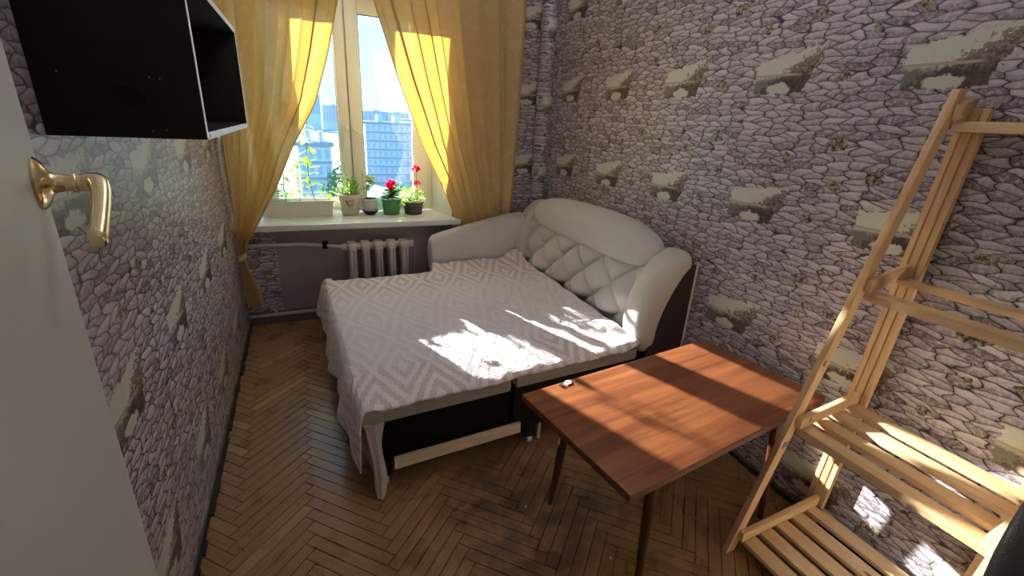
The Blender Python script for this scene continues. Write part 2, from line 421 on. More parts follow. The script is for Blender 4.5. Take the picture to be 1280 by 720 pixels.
def sbox(name, mat, *a):
    return tag(MB().box(*a).build(name, mat), kind='structure')

# ------------------------------------------------------------------ the room
XL, XR, YB, D, ZC = -.485, 1.885, -.16, 3.65, 2.72
floor = struct('floor')
B('subfloor', M['subfloor'], floor, XL-.2, XR+.2, -1.6, D+.45, -.08, -.019, bevel=0)
# herringbone planks
LP, WP, TP = .384, .048, .018
def plank_mesh(nm, L, w):
    mb = MB(); g_ = .0009; c_ = .0016
    x0, x1, y0, y1 = -L/2+g_, L/2-g_, -w/2+g_, w/2-g_
    mb.raw([(x0, y0, -TP), (x1, y0, -TP), (x1, y1, -TP), (x0, y1, -TP), (x0, y0, -c_), (x1, y0, -c_), (x1, y1, -c_), (x0, y1, -c_),
            (x0+c_, y0+c_, 0), (x1-c_, y0+c_, 0), (x1-c_, y1-c_, 0), (x0+c_, y1-c_, 0)],
           [(0, 1, 5, 4), (1, 2, 6, 5), (2, 3, 7, 6), (3, 0, 4, 7), (4, 5, 9, 8), (5, 6, 10, 9), (6, 7, 11, 10), (7, 4, 8, 11), (8, 9, 10, 11)])
    return mb
pm = plank_mesh('plank', LP, WP); pme = bpy.data.meshes.new('plank'); pme.from_pydata(pm.v, [], pm.f); pme.materials.append(M['plank']); pme.update()
cands = []
r2_ = math.sqrt(2); NB = 8
X0 = -.365     # a joint line between two rows of planks
for m_ in range(-3, 6):
    for k in range(-30, 90):
        for hx_, hy_, an_ in ((k+2*NB*m_+NB/2, k+.5, PI/4), (k+2*NB*m_+.5, k+1+NB/2, -PI/4)):
            cx = X0+(hx_-hy_)*WP/r2_; cy = -1.2+(hx_+hy_)*WP/r2_-2*NB*m_*WP/r2_*0
            cands.append((cx, cy, an_))
def inroom(c):
    return any(XL-.02 < c[0]+a_*LP/2*math.cos(c[2]) < XR+.02 and -.9 < c[1]+a_*LP/2*math.sin(c[2]) < D+.02 for a_ in (-1, 0, 1))
cands = [c for c in cands if inroom(c)]
def under_bed(x, y): return .22 < x < 1.9 and 1.8 < y < 3.5
scored = []
for cx, cy, ang in cands:
    q = project((cx, cy, 0)); ok = q is not None and -40 < q[0] < 1320 and 0 < q[1] < 790 and cy > YB
    dist = (Vector((cx, cy, 0))-CAM).length
    scored.append(((ok and not under_bed(cx, cy)), -dist, cx, cy, ang))
vis = sorted([s_ for s_ in scored if s_[0]], key=lambda t: -t[1])
keep = vis[:300]; rest = vis[300:]+[s_ for s_ in scored if not s_[0]]
for _, _, cx, cy, ang in keep:
    o = link('plank', pme, floor, (cx, cy, random.uniform(-.0008, .0004)))
    o.rotation_euler = (random.uniform(-.008, .008), random.uniform(-.001, .001), ang)
mb = MB()
for _, _, cx, cy, ang in rest:
    ca, sa = math.cos(ang), math.sin(ang); dz = random.uniform(-.0008, .0003)
    mb.raw([(cx+x*ca-y*sa, cy+x*sa+y*ca, z+dz) for x, y, z in pm.v], pm.f)
tag(mb.build('plank_field', M['plank2'], floor), kind='stuff')

sbox('ceiling', M['ceil'], XL-.2, XR+.2, -1.6, D+.5, ZC, ZC+.1)
wall_left = sbox('wall_left', M['plaster'], XL-.15, XL, -1.6, D+.5, 0, ZC)
wall_right = sbox('wall_right', M['plaster'], XR, XR+.15, -1.6, D+.5, 0, ZC)
# back wall with the doorway the camera stands in, and the hall behind
wall_back = struct('wall_back')
DX0, DX1 = -.12, .74
B('pier', M['hall'], wall_back, XL, DX0, YB-.12, YB, 0, ZC, bevel=0)
B('pier', M['hall'], wall_back, DX1, XR, YB-.12, YB, 0, ZC, bevel=0)
B('lintel', M['hall'], wall_back, DX0, DX1, YB-.12, YB, 2.06, ZC, bevel=0)
sbox('wall_hall', M['hall'], XL, XR, -1.6, -1.5, 0, ZC)

def strip(parent, name, ufun, pos, u0, u1, z0, z1, ragged=False):
    """a sheet of wallpaper 1.5 mm thick; pos(u, depth) gives x, y; ufun gives the printed u"""
    n = 14; bot = []
    for i in range(n+1):
        u = u0+(u1-u0)*i/n
        bot.append((u, z0+(random.uniform(0, .03) if ragged else 0)+(.02*abs(mnoise.noise((u*9, 1, 2))) if ragged else 0)))
    nr = 5; v = []; uvs = []
    for dpt in (.0015, .0002):
        for i, (u, zb) in enumerate(bot):
            for j in range(nr+1):
                z = zb+(z1-zb)*j/nr; x, y = pos(u, dpt); v.append((x, y, z)); uvs.append((ufun(u), z))
    f = []; m_ = nr+1; off = (n+1)*m_
    for i in range(n):
        for j in range(nr):
            a = i*m_+j; f.append((a, a+m_, a+m_+1, a+1)); f.append((off+a, off+a+1, off+a+m_+1, off+a+m_))
    for i in range(n):
        a = i*m_; f.append((a, off+a, off+a+m_, a+m_)); a = i*m_+nr; f.append((a, a+m_, off+a+m_, off+a))
    for j in range(nr):
        a = j; f.append((a, a+1, off+a+1, off+a)); a = n*m_+j; f.append((a, off+a, off+a+1, a+1))
    o = mk(name, v, f, M['paper'], parent, uvf=lambda p, i: uvs[i])
    bm = bmesh.new(); bm.from_mesh(o.data); bmesh.ops.recalc_face_normals(bm, faces=bm.faces); bm.to_mesh(o.data); bm.free()
    return o
ZM = .715   # motif height on the right wall
RW = .585
# right wall: seams at y = 1.19 + k*.585 ; motifs half way between
ys = [1.19+RW*k for k in range(-3, 5)]
ys = [YB+.001]+[y for y in ys if YB+.05 < y < D-.2]+[D-.08]
for a_, b_ in zip(ys[:-1], ys[1:]):
    o = strip(wall_right, 'wallpaper_sheet', lambda u: -(u-.9), lambda u, d_: (XR-d_, u), a_+.0006, b_-.0006, .018, ZC-.01, True)
    for l in o.data.uv_layers[0].data: l.uv[1] -= ZM
yl = [1.05+RW*k for k in range(-3, 6)]
yl = [YB+.001]+[y for y in yl if YB+.05 < y < D-.15]+[D-.001]
for a_, b_ in zip(yl[:-1], yl[1:]):
    o = strip(wall_left, 'wallpaper_sheet', lambda u: (u-1.343)+.585*10, lambda u, d_: (XL+d_, u), a_+.0006, b_-.0006, .022, ZC-.01, True)
    for l in o.data.uv_layers[0].data: l.uv[1] -= .81
# dirty gap at the foot of the side walls
mb = MB()
for i in range(60):
    y0 = YB+i*(D-YB)/60; y1 = YB+(i+1)*(D-YB)/60
    mb.box(XL+.0016, XL+.012+random.uniform(0, .012), y0, y1, .0006, .006+random.uniform(0, .008))
tag(mb.build('trim_1', M['dirt']), kind='structure')
mb = MB()
for i in range(60):
    y0 = YB+i*(D-YB)/60; y1 = YB+(i+1)*(D-YB)/60
    mb.box(XR-.012-random.uniform(0, .01), XR-.0016, y0, y1, .0006, .006+random.uniform(0, .008))
tag(mb.build('trim_2', M['dirt']), kind='structure')

# window wall with opening
WX0, WX1, WZ0, WZ1 = -.34, 1.0, .785, 2.38     # opening at the frame
FX1 = 1.083                                     # splayed reveal meets the room here
YO = 4.2
wall_window = struct('wall_window')
B('pier', M['plaster'], wall_window, XL, WX0-.05, D, YO, 0, ZC, bevel=0)
MB().prism([(FX1, D), (XR, D), (XR, YO), (WX1, YO), (WX1, 3.98)], 2, 0, ZC).build('pier', M['plaster'], wall_window)
B('parapet', M['plaster'], wall_window, WX0-.05, FX1, D, YO, 0, WZ0-.045, bevel=0)
B('lintel', M['plaster'], wall_window, WX0-.05, FX1, D, YO, WZ1, ZC, bevel=0)
MB().raw([(FX1, D, WZ0), (WX1, 3.98, WZ0), (WX1, 3.98, WZ1), (FX1, D, WZ1), (FX1-.004, D-.001, WZ0), (WX1-.004, 3.979, WZ0), (WX1-.004, 3.979, WZ1), (FX1-.004, D-.001, WZ1)],
         [(0, 1, 2, 3), (4, 7, 6, 5), (0, 4, 5, 1), (1, 5, 6, 2), (2, 6, 7, 3), (3, 7, 4, 0)]).build('reveal', M['sill'], wall_window)
B('reveal', M['sill'], wall_window, WX0-.05, WX0-.046, D, 3.98, WZ0, WZ1, bevel=0)
B('reveal', M['sill'], wall_window, WX0-.05, FX1, D, 3.98, WZ1-.004, WZ1, bevel=0)
for a_, b_, z0, z1 in ((XL, -.245, .10, WZ0-.05), (XL, WX0-.052, WZ0, ZC-.01), (FX1+.002, 1.815, .05, ZC-.01)):
    o = strip(wall_window, 'wallpaper_sheet', lambda u: u-1.72, lambda u, d_: (u, D-d_), a_+.001, b_, z0, z1)
    for l in o.data.uv_layers[0].data: l.uv[1] -= ZM-.03
B('painted_panel', M['mauve'], wall_window, -.245, FX1, D-.008, D, .11, WZ0-.045, bevel=.002)
# boxed riser in the far corner, papered over
R = []
for z in (0.0, 1.0, 2.0, ZC-.005):
    R.append([(1.84+.065*math.cos(t), 3.60+.065*math.sin(t), z) for t in [k*2*PI/24 for k in range(24)]])
riser = MB().rings(R).build('trim_3', M['paper'], smooth=True, uvf=lambda p, i: (p[0]*1.2+p[1]*.8+.12, p[2]-ZM+.1)); tag(riser, kind='structure')
# sill
sill = tag(MB().box(XL+.002, 1.125, 3.53, 3.98, WZ0-.042, WZ0).build('sill_board', M['sill'], bevel=.006), 'long white window sill board below the plants', 'window sill')

# window
win = struct('window_1', (.35, 4.0, WZ0))
GX = [(-.21, .267), (.449, .845)]; GZ0, GZ1 = .895, 2.235
FY0, FY1 = 3.99, 4.06
B('frame_jamb', M['pvc'], win, WX0, WX0+.055, FY0, FY1, WZ0, WZ1-.005, bevel=.004)
B('frame_jamb', M['pvc'], win, WX1-.055, WX1, FY0, FY1, WZ0, WZ1-.005, bevel=.004)
B('frame_head', M['pvc'], win, WX0+.055, WX1-.055, FY0, FY1, WZ1-.055, WZ1-.005, bevel=.004)
B('frame_foot', M['pvc'], win, WX0+.055, WX1-.055, FY0, FY1, WZ0, WZ0+.045, bevel=.004)
B('mullion', M['pvc'], win, .322, .382, FY0+.012, FY1, WZ0+.045, WZ1-.055, bevel=.003)
for (a_, b_), (s0, s1) in zip(GX, ((WX0+.05, .347), (.358, WX1-.05))):
    sy0, sy1 = FY0-.018, FY1-.012
    sash = B('sash_stile', M['pvc'], win, s0, a_, sy0, sy1, WZ0+.04, WZ1-.05, bevel=.005)
    B('sash_stile', M['pvc'], win, b_, s1, sy0, sy1, WZ0+.04, WZ1-.05, bevel=.005)
    B('sash_rail', M['pvc'], win, a_, b_, sy0, sy1, WZ0+.04, GZ0, bevel=.005)
    B('sash_rail', M['pvc'], win, a_, b_, sy0, sy1, GZ1, WZ1-.05, bevel=.005)
    for q in ((a_, a_+.005, GZ0, GZ1), (b_-.005, b_, GZ0, GZ1), (a_, b_, GZ0, GZ0+.005), (a_, b_, GZ1-.005, GZ1)):
        B('gasket', M['gasket'], win, q[0], q[1], sy0+.012, sy0+.02, q[2], q[3], bevel=0)
    MB().box(a_-.004, b_+.004, 4.02, 4.024, GZ0-.004, GZ1+.004).build('glass_pane', M['glass'], win)
for hx, sgn in ((.325, -1), (.372, 1)):
    h = MB().lathe((0, 0, 0), [(.0, -.0), (.016, 0), (.016, .008), (0.004, .012)], 16)
    vv = [(hx+x, FY0-.018-z, 1.44+y*1.6) for x, y, z in h.v]
    o = mk('handle_plate', vv, h.f, M['pvc'], win, True)
    tip = (hx+sgn*.0, FY0-.055, 1.31) if sgn < 0 else (hx+.075, FY0-.055, 1.375)
    MB().tube([(hx, FY0-.02, 1.44), (hx, FY0-.05, 1.44), ((hx+tip[0])/2, FY0-.056, (1.44+tip[2])/2), tip], [.009, .010, .010, .007], 8).build('handle_lever', M['pvc'], o, smooth=True)

# ------------------------------------------------------------------ radiator and pipes
rad = thing('radiator', (.46, 3.5, .1), 'old grey cast iron column radiator under the window sill', 'radiator')
pitch = .0955; x0r = .268
for i in range(5):
    xc = x0r+i*pitch
    sec = MB()
    R = []
    for z, hy, hx_ in ((.10, .045, .030), (.115, .066, .041), (.15, .068, .036), (.17, .066, .030), (.58, .066, .030), (.60, .068, .036), (.63, .064, .041), (.65, .045, .030)):
        R.append([(xc+hx_*math.copysign(abs(math.cos(t))**.6, math.cos(t)), 3.505+hy*math.copysign(abs(math.sin(t))**.6, math.sin(t)), z) for t in [k*2*PI/20 for k in range(20)]])
    sec.rings(R); s_ = sec.build('radiator_section', M['radpaint'], rad, smooth=True)
    for dx in (-.012, .012):
        MB().tube([(xc+dx, 3.437, .17), (xc+dx, 3.434, .2), (xc+dx, 3.434, .57), (xc+dx, 3.437, .6)], .009, 8).build('column_rib', M['radpaint'], s_, smooth=True)
for z in (.145, .615): MB().tube([(x0r-.075, 3.505, z), (x0r+4*pitch+.075, 3.505, z)], .026, 12).build('nipple_tube', M['radpaint'], rad, smooth=True)
pipe = thing('heating_pipe', (-.1, 3.56, .6), 'thin pale pipe running from the left corner to the radiator', 'pipe')
MB().tube([(XL+.004, 3.59, .635), (-.05, 3.585, .628), (.10, 3.54, .622), (x0r-.065, 3.505, .615)], .0125, 10).build('pipe_run', M['radpaint'], pipe, smooth=True)
MB().lathe((.085, 3.545, .60), [(0, 0), (.018, 0), (.024, .012), (.018, .03), (.024, .045), (.012, .06), (0, .06)], 14).build('valve', M['blackmatte'], pipe, smooth=True)
lp = thing('floor_pipe', (-.1, 3.6, .09), 'thin pale pipe low along the window wall above the floor', 'pipe')
MB().tube([(XL+.004, 3.612, .085), (.0, 3.61, .092), (.8, 3.61, .10), (1.75, 3.61, .105)], .013, 10).build('pipe_run', M['radpaint'], lp, smooth=True)
for xx in (-.3, .6): MB().box(xx-.008, xx+.008, 3.61, D, .07, .112).build('pipe_bracket', M['radpaint'], lp)

# ------------------------------------------------------------------ curtains
def interp(tab, z):
    tab = sorted(tab)
    if z <= tab[0][0]: return tab[0][1]
    for (a, va), (b, vb) in zip(tab[:-1], tab[1:]):
        if z <= b:
            t = (z-a)/(b-a); return va+(vb-va)*t
    return tab[-1][1]
def curtain(name, left, right, ytab, amp, folds, z0, z1, label, seed, free):
    NS, NZ = 170, 90; v = []; uvs = []
    zb = lambda s: z0+(.03*math.sin(9*s+seed))
    for j in range(NZ+1):
        for i in range(NS+1):
            s = i/NS; z = zb(s)+(z1-zb(s))*j/NZ
            xl, xr = interp(left, z), interp(right, z)
            # fold spacing a little uneven; fabric bunches towards the gathered edge
            ss = s+.02*math.sin(2*PI*(s*3.1+seed))
            w = mnoise.noise((s*5, z*.45, seed))*1.3
            A = interp(amp, z)
            th = 2*PI*folds*ss+w+seed
            om = .55+.45*math.sin(4.3*s+seed*2)          # some pleats overlap, some lie open
            xs = min(1, max(0, ss-(.26/folds)*om*math.sin(2*th)*min(1, 8*s)*min(1, 8*(1-s))))
            x = xl+(xr-xl)*xs
            y = interp(ytab, z)+A*(math.cos(th)+.3*math.sin(.53*th+2*w+1))
            v.append((x, y, z)); uvs.append((s*1.6, z))
    f = [(j*(NS+1)+i, j*(NS+1)+i+1, (j+1)*(NS+1)+i+1, (j+1)*(NS+1)+i) for j in range(NZ) for i in range(NS)]
    t = thing(name, ((left[0][1]+right[0][1])/2, ytab[0][1], z0), label, 'curtain', 'yellow curtains on the window')
    mk('drape', v, f, M['curtain'], t, True, uvf=lambda p, i: uvs[i])
    # hem along the free edge
    col = free*NS
    path = [v[j*(NS+1)+col] for j in range(0, NZ+1, 2)]
    MB().tube(path, .004, 6).build('edge_hem', M['curtain'], t, smooth=True)
    return t
cl = curtain('curtain', [(.2, -.458), (.69, -.466), (1.0, -.466), (2.6, -.47)],
     [(.2, -.345), (.36, -.37), (.5, -.415), (.577, -.432), (.69, -.40), (.83, -.317), (1.05, -.19), (1.31, -.068), (1.6, .10), (1.9, .20), (2.22, .285), (2.6, .31)],
     [(.2, 3.46), (.6, 3.46), (.9, 3.475), (2.6, 3.50)], [(.2, .03), (.5, .018), (.6, .015), (.9, .03), (1.6, .034), (2.6, .038)], 5, .22, 2.595,
     'yellow curtain tied back at the left wall, hanging below the sill', 1.3, 1)
MB().rings([[(-.447+.032*math.cos(t), 3.46+.034*math.sin(t), z+.015*math.cos(t)) for t in [k*2*PI/20 for k in range(20)]] for z in (.575, .61)]).build('tie_band', M['curtain'], cl, smooth=True)
cr = curtain('curtain', [(.1, 1.17), (.6, 1.15), (.71, 1.125), (.845, 1.055), (1.128, .923), (1.36, .803), (1.785, .641), (2.25, .492), (2.6, .42)],
     [(.1, 1.56), (.9, 1.56), (2.6, 1.60)],
     [(.1, 3.575), (.7, 3.57), (1.0, 3.53), (1.6, 3.51), (2.6, 3.52)], [(.1, .016), (.8, .018), (1.2, .03), (2.6, .034)], 6, .12, 2.595,
     'yellow curtain swept to the right of the window behind the sofa arm', 4.1, 0)
rail = thing('curtain_rail', (.6, 3.52, 2.6), 'white curtain rail above the window', 'curtain rail')
B('rail_bar', M['pvc'], rail, XL+.01, 1.7, 3.47, 3.55, 2.6, 2.63)
for xx in (-.3, 1.4): B('bracket', M['pvc'], rail, xx, xx+.03, 3.5, D, 2.605, 2.625)

# ------------------------------------------------------------------ sofa bed
sofa = thing('sofa_bed', (1.0, 2.5, 0), 'pale beige fold-out sofa bed with tufted back against the stone wallpaper', 'sofa bed')
def quad(a, b, c_, d_, z0, z1): return [(*a, z0), (*b, z0), (*c_, z0), (*d_, z0), (*a, z1), (*b, z1), (*c_, z1), (*d_, z1)]
NL, NM, NR_ = (.115, 1.640), (.80, 1.690), (1.575, 1.75)
FL, FM, FR = (.045, 3.32), (.76, 3.335), (1.60, 3.345)
MB().hexa(quad(NL, NM, FM, FL, .35, .415)).build('pullout_cushion', M['sofa2'], sofa, bevel=.018)
NM2, FM2 = (.825, 1.692), (.785, 3.335)
MB().hexa(quad(NM2, NR_, FR, FM2, .36, .425)).build('seat_cushion', M['sofa2'], sofa, bevel=.018)
MB().hexa(quad((.165, 1.67), (.80, 1.715), (.77, 3.30), (.095, 3.29), .12, .355)).build('pullout_box', M['black'], sofa, bevel=.003)
MB().hexa(quad((.83, 1.72), (1.60, 1.78), (1.62, 3.33), (.80, 3.32), .10, .365)).build('seat_box', M['blackmatte'], sofa, bevel=.003)
MB().hexa(quad((.24, 1.642), (.86, 1.690), (.859, 1.705), (.239, 1.657), .105, .163)).build('drawer_rail', M['rawwood'], sofa, bevel=.001)
for (cx, cy) in ((.205, 1.700), (.93, 1.735), (.15, 3.2), (.9, 3.2)):
    st = MB().box(cx-.03, cx+.03, cy-.02, cy+.03, .045, .14).build('caster_block', M['blackmatte'], sofa, bevel=.003)
    w = MB(); w.rings([[(cx+a_, cy+.022*math.cos(t), .023+.022*math.sin(t)) for t in [k*2*PI/16 for k in range(16)]] for a_ in (-.012, -.009, .009, .012)])
    w.build('caster_wheel', M['wheel'], st, smooth=True)
B('support_foot', M['wheel'], sofa, .985, 1.0, 1.735, 1.75, .0, .12)
# fabric front flap of the pull-out, seen end-on
v = []; 
NYF = 24
for side in (0, 1):
    for j in range(9):
        for i in range(NYF+1):
            t = i/NYF; z = .006+.355*j/8
            y = 1.632+t*(3.28-1.632)-(.03*(1-j/8) if i == 0 else 0)
            x = .128-.075*t + .03*(1-j/8)*(1-t)+ .012*math.sin(t*20+j*.4)*(1-j/8) + (.016 if side else 0)
            v.append((x, y, z))
f = []; w_ = NYF+1; off = 9*w_
for j in range(8):
    for i in range(NYF):
        a = j*w_+i; f += [(a, a+1, a+w_+1, a+w_), (off+a, off+a+w_, off+a+w_+1, off+a+1)]
for i in range(NYF): f += [(i, off+i, off+i+1, i+1), (8*w_+i, 8*w_+i+1, off+8*w_+i+1, off+8*w_+i)]
for j in range(8): f += [(j*w_, (j+1)*w_, off+(j+1)*w_, off+j*w_), (j*w_+NYF, off+j*w_+NYF, off+(j+1)*w_+NYF, (j+1)*w_+NYF)]
mb = MB(); mb.raw(v, f); mb.build('front_flap', M['flap'], sofa, smooth=True)
mb = MB(); R = []
for j in range(10):
    t = j/9; z = .36-.354*t
    xa = .122+.045*t+.012*math.sin(t*5); xb = .205-.018*t-.012*math.sin(t*6)
    xm = (xa+xb)/2
    R.append([(xa, 1.634-.02*t, z), (xm, 1.622-.03*t, z), (xb, 1.636-.02*t, z), (xb, 1.648-.02*t, z), (xm, 1.636-.03*t, z), (xa, 1.648-.02*t, z)])
mb.rings(R); mb.build('corner_flap', M['flap'], sofa, smooth=True)
# back frame and brown end panel with pale trim
B('back_frame', M['vinyl'], sofa, 1.80, 1.862, 1.752, 3.47, .05, .90, bevel=.004)
MB().prism([(1.615, .04), (1.858, .04), (1.868, .885), (1.80, .86), (1.70, .66), (1.62, .42)], 1, 1.735, 1.75).build('end_panel', M['vinyl'], sofa)
MB().hexa([(1.858, 1.732, .04), (1.872, 1.732, .04), (1.872, 1.752, .04), (1.858, 1.752, .04), (1.866, 1.732, .90), (1.880, 1.732, .90), (1.880, 1.752, .90), (1.866, 1.752, .90)]).build('pale_trim', M['sofa'], sofa)
def sup(t, p): return math.copysign(abs(math.cos(t))**p, math.cos(t)), math.copysign(abs(math.sin(t))**p, math.sin(t))
def wing(name, ys, path):
    P = [Vector((x, 0, z)) for x, z, r in path]; R = []
    for i, (x, z, r) in enumerate(path):
        t = (P[min(i+1, len(P)-1)]-P[max(i-1, 0)]).normalized(); nrm = Vector((t.z, 0, -t.x))
        yc, hy = ys
        hh = hy*(.75 if i in (0, len(path)-1) else 1)
        R.append([(x+nrm.x*r*sup(a, .7)[0], yc+hh*sup(a, .7)[1], z+nrm.z*r*sup(a, .7)[0]) for a in [k*2*PI/28 for k in range(28)]])
    return MB().rings(R).build(name, M['sofa'], sofa, smooth=True, sub=1)
wp = [(1.645, .39, .045), (1.632, .43, .062), (1.622, .52, .078), (1.635, .62, .088), (1.668, .72, .092), (1.715, .81, .09), (1.772, .875, .082), (1.825, .905, .062), (1.85, .91, .04)]
wing('wing', (1.825, .095), wp)
wing('wing', (3.415, .095), [(x, z, r) for x, z, r in wp])
# tufted back
NS, NT = 150, 46; v = []
y0b, y1b, zb0, zb1 = 1.89, 3.34, .41, .88
for j in range(NT+1):
    for i in range(NS+1):
        s = i/NS; t = j/NT
        yy = y0b+(y1b-y0b)*s; zz = zb0+(zb1-zb0)*t
        a = (s*(y1b-y0b)/.30+t*(zb1-zb0)/.26+.1); b = (s*(y1b-y0b)/.30-t*(zb1-zb0)/.26)
        puff = (abs(math.sin(PI*a))*abs(math.sin(PI*b)))**.42
        dx = .08*puff*min(1, 6*t)*min(1, 6*(1-t))**.5
        bulge = .03*math.sin(PI*t)
        x = 1.625+.085*t-dx*.9-bulge+.035
        x += .004*mnoise.noise((yy*14, zz*14, 3))
        v.append((x, yy, zz))
n0 = len(v); v += [(1.80, y0b, zb0), (1.80, y1b, zb0), (1.80, y1b, zb1), (1.80, y0b, zb1)]
w_ = NS+1
f = [(j*w_+i, (j+1)*w_+i, (j+1)*w_+i+1, j*w_+i+1) for j in range(NT) for i in range(NS)]
f += [tuple(range(0, w_))+(n0+1, n0), tuple(range(NT*w_+NS, NT*w_-1, -1))+(n0+3, n0+2),
      tuple(j*w_ for j in range(NT, -1, -1))+(n0, n0+3), tuple(j*w_+NS for j in range(NT+1))+(n0+2, n0+1)]
tb = mk('tufted_back', v, f, M['sofa'], sofa, True)
for bi in range(-12, 14):
    for bj in range(-12, 14):
        # crossings of the two families of creases
        s_m = .15*((bi-.1)+bj); t_m = .13*((bi-.1)-bj)
        if .06 < s_m < (y1b-y0b)-.06 and .05 < t_m < (zb1-zb0)-.04:
            t = t_m/(zb1-zb0); yy = y0b+s_m; zz = zb0+t_m
            xx = 1.625+.085*t-.03*math.sin(PI*t)+.035
            q = MB().lathe((0, 0, 0), [(0, .0), (.012, .001), (.012, .004), (.007, .008), (0, .009)], 10)
            mk('button', [(xx-z, yy+x, zz+y) for x, y, z in q.v], q.f, M['sofa'], tb, True)
# headrest bolster
R = []
y0h, y1h = 1.87, 3.345; NH = 44
for i in range(NH+1):
    s = i/NH; yy = y0h+(y1h-y0h)*s
    e_ = (max(0, 1-abs(2*s-1)**5))**.5; e_ = max(.25, e_)
    g_ = 1-.06*sum(math.exp(-((yy-c_)/.012)**2) for c_ in (2.05, 2.62, 3.18))
    arch = .028*(1-(2*s-1)**2)
    zc = .905+arch-.028*s; rx = .125*e_*g_; rz = (.125+.012*(1-(2*s-1)**2))*e_*g_
    R.append([(1.735+rx*sup(a, .8)[0]-.03*sup(a, .8)[1]*-1*0, yy, zc+rz*sup(a, .8)[1]) for a in [k*2*PI/30 for k in range(30)]])
MB().rings(R).build('headrest', M['sofa'], sofa, smooth=True, sub=1)
# far armrest, rising towards the back
R = []
for x, zt, r in ((.835, .615, .6), (.845, .655, .9), (.875, .685, 1), (.94, .706, 1), (1.1, .745, 1), (1.3, .79, 1), (1.5, .835, 1), (1.62, .85, 1)):
    hy = .078*r
    ring = []
    for k in range(24):
        cx_, sx_ = sup(k*2*PI/24, .55)
        zz = (zt-.09)+.09*sx_ if sx_ > 0 else (zt-.09)+(zt-.09-.06)*sx_
        fl = 1.0 if sx_ > -.05 else .86
        ring.append((x+(.018 if sx_ < -.05 and x < .9 else 0), 3.445+hy*fl*cx_, zz))
    R.append(ring)
MB().rings(R).build('armrest', M['sofa'], sofa, smooth=True)

# ------------------------------------------------------------------ bedspread
sec = [(-.050, .165), (-.035, .25), (-.015, .36), (.000, .405), (.022, .430), (.08, .437)]
NV = 120
def lerp(a, b, t): return a+(b-a)*t
nx = 110
v = []; uvs = []
for i in range(NV+1):
    t = i/NV
    xl = lerp(NL[0], FL[0], t)
    xr = lerp(1.565, 1.60, t)
    acc = -.34
    row = []
    prev = None
    pts = []
    for (dx, z) in [(lerp(a[0], b[0], k/4), lerp(a[1], b[1], k/4)) for a, b in zip(sec[:-1], sec[1:]) for k in range(4)]:
        hang = max(0, (.43-z)/.30)
        wv = hang*(.018*math.sin(t*17+1)+.012*math.sin(t*41+2))
        zz = z - hang*.03*math.sin(t*9+2.2)
        pts.append((xl+dx*.75+wv, zz))
    for k in range(nx+1):
        s = k/nx; x = lerp(xl+.08, xr, s)
        rise = .0
        if s > .93: rise = .03*((s-.93)/.07)**2
        pts.append((x, .437+.012*min(1, max(0, (x-.7)/.15))+rise))
    m_ = len(pts)
    for k, (x, z) in enumerate(pts):
        if prev is not None: acc += math.hypot(x-prev[0], z-prev[1])
        prev = (x, z)
        sx = min(1, max(0, (x-NL[0])/(1.58-NL[0])))
        yn = lerp(NL[1], NR_[1], sx)-.018; yf = lerp(3.325, 3.352, sx)
        y = lerp(yn, yf, t)
        if z < .44: y -= .012*(.44-z)/.3*math.sin(5*t)
        # edge rolls down at the near end and the far left end
        dn = (y-yn); df = yf-y
        zz = z
        if k >= 20:
            zz -= .014*max(0, 1-dn/.05)**2 if dn < .05 else 0
            if x < .83: zz -= .05*max(0, 1-df/.09)**2 if df < .09 else 0
            else:
                ru = max(0, 1-df/.16); zz += ru**2*(.04+.05*max(0, (x-1.2)/.4))*(1+1.1*mnoise.noise((x*7, 3, 1)))
            zz += .008*mnoise.noise((x*5, y*5, 0))+.005*mnoise.noise((x*13, y*11, 4))+.004*mnoise.noise((x*28, y*24, 9))
            cr_ = math.exp(-((x-1.48)/.08)**2); zz += cr_*.012*math.sin(y*26+x*12)
            far = max(0, (t-.45)); zz += .008*math.sin(x*9+y*22)*far*1.3*max(0, min(1, (x-.6)/.5))
            zz = max(zz, .421 if x < .79 else .431) if df > .09 else zz
        v.append((x, y, zz)); uvs.append((acc, t*(3.33-1.63)))
f = [(i*m_+k, i*m_+k+1, (i+1)*m_+k+1, (i+1)*m_+k) for i in range(NV) for k in range(m_-1)]
spread = mk('bedspread', v, f, M['spread'], None, True, uvf=lambda p, i: uvs[i])
tag(spread, 'white and dusty pink chevron bedspread laid over the sofa bed', 'bedspread')
sdm = spread.modifiers.new('thickness', 'SOLIDIFY'); sdm.thickness = .006; sdm.offset = 1

# ------------------------------------------------------------------ table
ZT = .58
TA, TB_, TC, TD = (.691, 1.346), (.745, .774), (1.83, .925), (1.756, 1.485)
ax = (Vector(TC)-Vector(TB_)).normalized(); ang = math.atan2(ax.y, ax.x)
ctr = (Vector(TA)+Vector(TB_)+Vector(TC)+Vector(TD))/4
LT, WT = 1.088, .570
table = thing('coffee_table', (ctr.x, ctr.y, 0), 'low reddish brown veneered table standing between sofa bed and pine shelf', 'table')
table.rotation_euler.z = ang
def T(mb, name, mat, **k):   # geometry in table-local coordinates
    me_o = mb.build(name, mat, None, **k); me_o.parent = table
    return me_o
T(MB().box(-LT/2, LT/2, -WT/2, WT/2, ZT-.028, ZT), 'table_top', M['table'], bevel=.003)
for a_ in ((-LT/2+.006, LT/2-.006, -WT/2-.0012, -WT/2+.0002), (-LT/2+.006, LT/2-.006, WT/2-.0002, WT/2+.0012)):
    T(MB().box(*a_, ZT-.026, ZT-.003), 'edge_band', M['tableedge'])
for a_ in (-LT/2-.0012, LT/2-.0002): T(MB().box(a_, a_+.0014, -WT/2+.004, WT/2-.004, ZT-.026, ZT-.003), 'edge_band', M['tableedge'])
